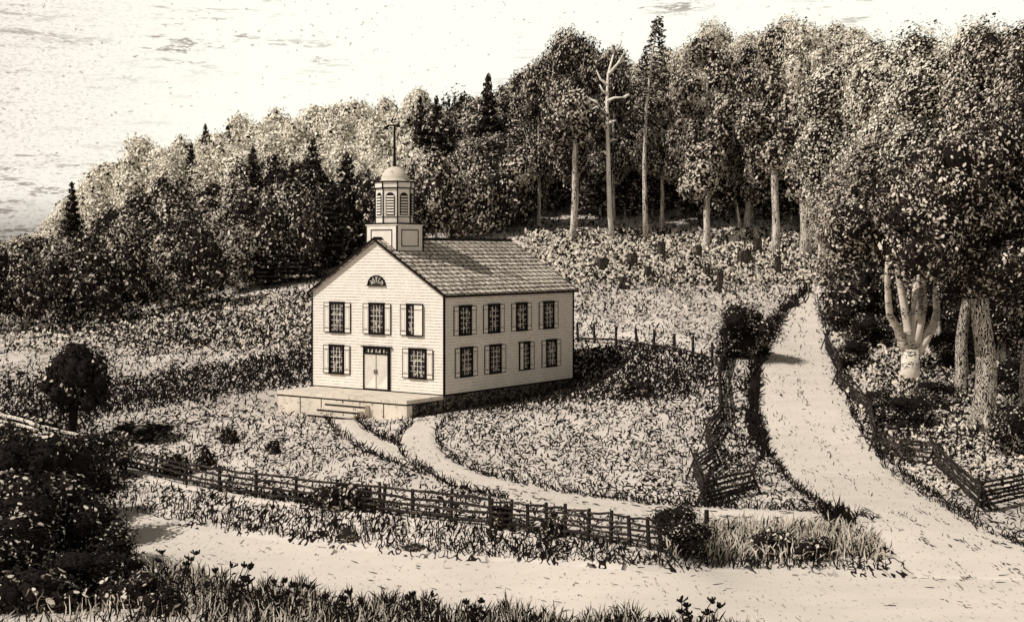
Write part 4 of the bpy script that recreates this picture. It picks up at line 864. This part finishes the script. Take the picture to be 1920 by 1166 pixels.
# weeds with flower heads
def weed(px, py, h, n, lb, seed):
    P = g1(px, py); o = empty('weed', P); tag(o, lb, 'weed'); rs = random.Random(seed); mb = MB(); hb = MB()
    for i in range(n):
        a = rs.uniform(-.5, .5); L_ = h * rs.uniform(.6, 1.05); x0_ = rs.uniform(-.25, .25); tip = (x0_ + math.sin(a) * L_, rs.uniform(-.3, .3), math.cos(a) * L_)
        mb.tube([(x0_, 0, -.1), (x0_ + math.sin(a) * L_ * .4, 0, L_ * .5), tip], [.022, .018, .012], 5)
        hb = MB()
        for k in range(9):
            q = Vector(tip) + Vector((rs.gauss(0, .07), rs.gauss(0, .07), rs.gauss(0, .03))); hb.tube([Vector(tip) - Vector((0, 0, .1)), q, q + Vector((0, 0, .04))], [.008, .03, .022], 5)
        hb.build('flower_head', M['tuft'], o)
        for k in range(5):
            t = rs.uniform(.2, .85); q = Vector((x0_ + (tip[0] - x0_) * t, tip[1] * t, tip[2] * t)); s = rs.choice([-1, 1]); mb.add([q, q + Vector((s * .10, .02, .08)), q + Vector((s * .2, .03, .05)), q + Vector((s * .1, .0, .01))], [(0, 1, 2, 3)])
    mb.build('stem', M['tuft'], o)
for i, (px, py, h, n, lb) in enumerate(((330,1125,1.6,7,'tall flat-topped weed nearest the left thicket'),(430,1150,1.5,8,'cluster of dark flowering weeds second from the left thicket'),(490,1165,1.4,5,'dark weeds third from the left thicket'),(560,1175,1.25,5,'low dark weeds fourth from the left thicket'),
        (650,1185,1.4,6,'branching weed standing below the dark rock by the road'),(790,1190,1.2,4,'spindly weed below the middle of the road'),(880,1195,1.2,4,'curved weed below the middle of the road, right of the spindly one'),
        (1300,1225,1.6,8,'tall dark flowering weed at the bottom right by the road'),(1255,1240,1.1,5,'small weed left of the tall flowering weed at the bottom right'),(230,1100,1.4,7,'weed growing at the foot of the left thicket'))): weed(px, py, h, n, lb, i)
# ------------------------------------------------------------------ fences
def rail_fence(pts, h, nr, label, rr=.045, seed=0, cat='rail fence', pr=.08, mat='wood'):
    rs = random.Random(seed); P = [g1(*p) for p in pts]; o = empty('rail_fence', P[0]); tag(o, label, cat); B_ = P[0]
    for i, p in enumerate(P):
        q = p - B_; mb = MB(); lx = rs.gauss(0, .06); mb.tube([q - Vector((0, 0, .3)), q + Vector((lx, 0, h * rs.uniform(1.0, 1.14)))], [pr * 1.1, pr * .9], 6); mb.build('post', M['wood'], o)
    for i in range(len(P) - 1):
        for k in range(nr):
            z = h * (.22 + .74 * k / max(nr - 1, 1)); a = P[i] - B_ + Vector((0, -pr, z + rs.gauss(0, .03))); c = P[i + 1] - B_ + Vector((0, -pr, z + rs.gauss(0, .03))); d = (c - a) * .04
            mb = MB(); mb.tube([a - d, (a + c) / 2 + Vector((0, 0, rs.gauss(0, .03))), c + d], [rr, rr * 1.15, rr * .9], 6); mb.build('rail', M[mat], o)
def mids(pts):                                            # a thin stake between each two posts
    out = []
    for a, b_ in zip(pts[:-1], pts[1:]): out += [a, ((a[0] + b_[0]) / 2, (a[1] + b_[1]) / 2)]
    return out + [pts[-1]]
rail_fence([(235,882),(290,895),(350,910),(412,922),(480,932),(555,942),(632,950),(712,958)], 1.05, 4, 'left half of the dark post-and-rail fence on the road bank', .052, 1)
rail_fence([(716,962),(775,970),(845,978),(922,988)], 1.1, 4, 'sagging middle length of the rail fence on the road bank', .055, 2)
rail_fence(mids([(922,990),(990,998),(1060,1006),(1145,1018),(1218,1030),(1262,1038)]), 1.05, 5, 'right length of the rail fence with close pickets, ending at the bush', .042, 3)
rail_fence([(-60,800),(0,815),(60,830),(125,848),(190,866)], 1.1, 4, 'short fence of pale rails at the left edge behind the thicket', .09, 4, mat='bark')
rail_fence([(1084,640),(1115,643),(1155,645),(1195,650),(1225,655),(1265,660),(1300,668),(1335,680),(1358,694)], 1.35, 1, 'low thin curving rail fence behind the right side of the schoolhouse', .075, 5, pr=.12)
def worm_fence(pts, h, nr, label, rr=.05, seed=0):
    rs = random.Random(seed); P = [g1(*p) for p in pts]; o = empty('zigzag_fence', P[0]); tag(o, label, 'zigzag fence'); B_ = P[0]
    for i in range(len(P) - 1):
        for k in range(nr):
            z = .12 + h * k / nr + (.07 if i % 2 else 0); a = P[i] - B_ + Vector((0, 0, z + rs.gauss(0, .03))); c = P[i + 1] - B_ + Vector((0, 0, z + rs.gauss(0, .03))); d = (c - a).normalized() * .35
            mb = MB(); mb.tube([a - d, (a + c) / 2 + Vector((rs.gauss(0, .04), 0, rs.gauss(0, .04))), c + d], [rr, rr * 1.1, rr * .85], 6); mb.build('rail', M['wood'], o)
    for i in range(len(P)):                               # crossed stakes at each joint
        for s in (-1, 1):
            q = P[i] - B_; mb = MB(); mb.tube([q + Vector((s * .45, .1 * s, -.15)), q + Vector((-s * .22, -.1 * s, h + .35))], [rr, rr * .8], 6); mb.build('stake', M['wood'], o)
worm_fence([(1548,655),(1578,708),(1570,722),(1632,790),(1642,845),(1700,868),(1752,872),(1842,958),(1935,935),(1990,990)], 1.15, 6, 'zigzag rail fence under the big trees on the right of the road', .055, 6)
worm_fence([(1362,668),(1348,720),(1352,790),(1325,832),(1338,870),(1302,898),(1322,948)], 1.1, 5, 'ragged zigzag rail fence on the left of the side road', .055, 7)
worm_fence([(1324,948),(1410,925)], 1.0, 5, 'single slanting fence panel beside the lane entrance', .06, 8)
# posts by the grass island and along the road
def post(px, py, h, r, lb, lean=0.0):
    P = g1(px, py); mb = MB(); mb.tube([(0, 0, -.3), (lean * .5, 0, h * .5), (lean, 0, h)], [r * 1.15, r, r * .85], 7); o = mb.build('fence_post', M['wood']); o.location = P; tag(o, lb, 'post')
post(1325, 1020, 1.25, .10, 'single dark post standing in the grass island right of the large bush')
post(1358, 690, 1.2, .08, 'small post where the thin curving fence ends')
# ------------------------------------------------------------------ stumps and rocks
def rock(px, py, rx, rz, lb, name='rock', mat='rock', seed=0, grp=None):
    P = g1(px, py); rs = np.random.default_rng(seed); iv, if_ = ico_pts(); nz = 1 + .28 * np.sin(iv @ rs.normal(0, 2.2, 3) + seed) + .1 * np.sin(iv @ rs.normal(0, 6, 3))
    V = iv * nz[:, None] * [rx, rx * .8, rz] + [0, 0, rz * .12]; o = link(name, np_mesh(name, V, if_, [M[mat]])); o.location = P; tag(o, lb, 'rock', grp)
for i, (px, py, rx, rz, lb, mt) in enumerate(((652,1012,.34,.32,'dark round rock on the road bank, left of the two','found'),(778,1030,.34,.18,'flat dark rock at the road edge, right of the two','found'),
        (1484,575,.6,.5,'dark boulder where the road vanishes','found'),(1462,596,.6,.5,'rough boulder second down the left road bank','rock'),
        (1448,618,.6,.8,'dark boulder third down the left road bank','ink'),(1430,655,.45,.6,'dark boulder halfway down the left road bank','rock'),(1414,740,.3,.7,'tall dark rock on the left road bank','ink'),(1412,790,.35,.45,'pointed dark rock on the left road bank','ink'),(1430,815,.25,.35,'small dark rock lowest on the left road bank','ink'))):
    rock(px, py, rx, rz, lb, mat=mt, seed=i)
rs = random.Random(12)
SP = [(1185,500,'leftmost dark stump in the upper clearing'),(1240,482,'dark stump below the tall lone spruce'),(1325,520,'broad dark stump in the middle of the clearing'),(1310,486,'dark stump below the short pale trunk'),(1458,512,'dark stump near the upper end of the road'),
      (1215,520,'small dark stump left of the broad middle one'),(1275,510,'small dark stump between the lone spruce and the broad stump'),(1130,505,'small dark stump above the rear of the roof'),(1395,495,'dark stump between the middle stump and the road'),(1168,535,'low dark stump down the slope behind the schoolhouse'),(1350,540,'low dark stump below the broad middle one'),(1420,475,'small dark stump under the grey trunk')]
for i, (px, py, lb) in enumerate(SP):
    P = g1(px, py + 6); mb = MB(); r = rs.uniform(.35, .85); h = rs.uniform(.8, 2.3); mb.tube([(0, 0, -.3), (0, 0, .3), (0, 0, h)], [r * 1.5, r, r * .92], 9); n = 4
    for k in range(4): a = k * 1.6 + rs.random(); mb.tube([(math.cos(a) * r * 2, math.sin(a) * r * 2, -.1), (math.cos(a) * r * .8, math.sin(a) * r * .8, .45)], [r * .2, r * .35], 6)
    mb.tube([(r * .4, 0, h - .1), (r * .45, 0, h + .45)], [r * .35, .03], 5)
    o = mb.build('tree_stump', M['bark_dark']); o.location = P; tag(o, lb, 'stump', 'stumps in the clearing')
# brush heaps in the clearing read as rough piled scrub
def scrub(n, x0, x1, y0, y1, name, label, SC=.42, dk=.4):
    P, px, py = scatter(n, x0, x1, y0, y1, lambda a, b_: np.full(a.shape, 1.0)); rs = np.random.default_rng(3)
    m = len(P); P = P + rs.uniform(0, .9, (m, 1)) * np.array([[0, 0, 1.]]) * P[:, 1:2] / 170; V, Fs = leaves(P, np.tile([-.2, -.75, .6], (m, 1)), np.clip(P[:, 1:2] / 170, .25, 1) * SC, .38, rs, .1)
    tag(link(name, np_mesh(name, V, Fs, [M['leaf_light'], M['leaf_dark']], np.repeat((rs.uniform(0, 1, m) < dk).astype(int), 4))), label, 'scrub', kind='stuff')
scrub(19000, 985, 1560, 440, 535, 'scrub', 'tangled pale and dark scrub covering the cleared slope below the wood', .42, .46)
scrub(1500, 1080, 1500, 520, 600, 'scrub', 'thinning low scrub spread down the slope toward the schoolhouse', .34, .62)
scrub(8500, -100, 640, 560, 665, 'scrub', 'rough scrub along the foot of the left hillside wood', .42, .58)
scrub(7000, 1560, 1960, 610, 930, 'undergrowth', 'mixed pale and dark undergrowth beneath the trees right of the road', .5, .42)
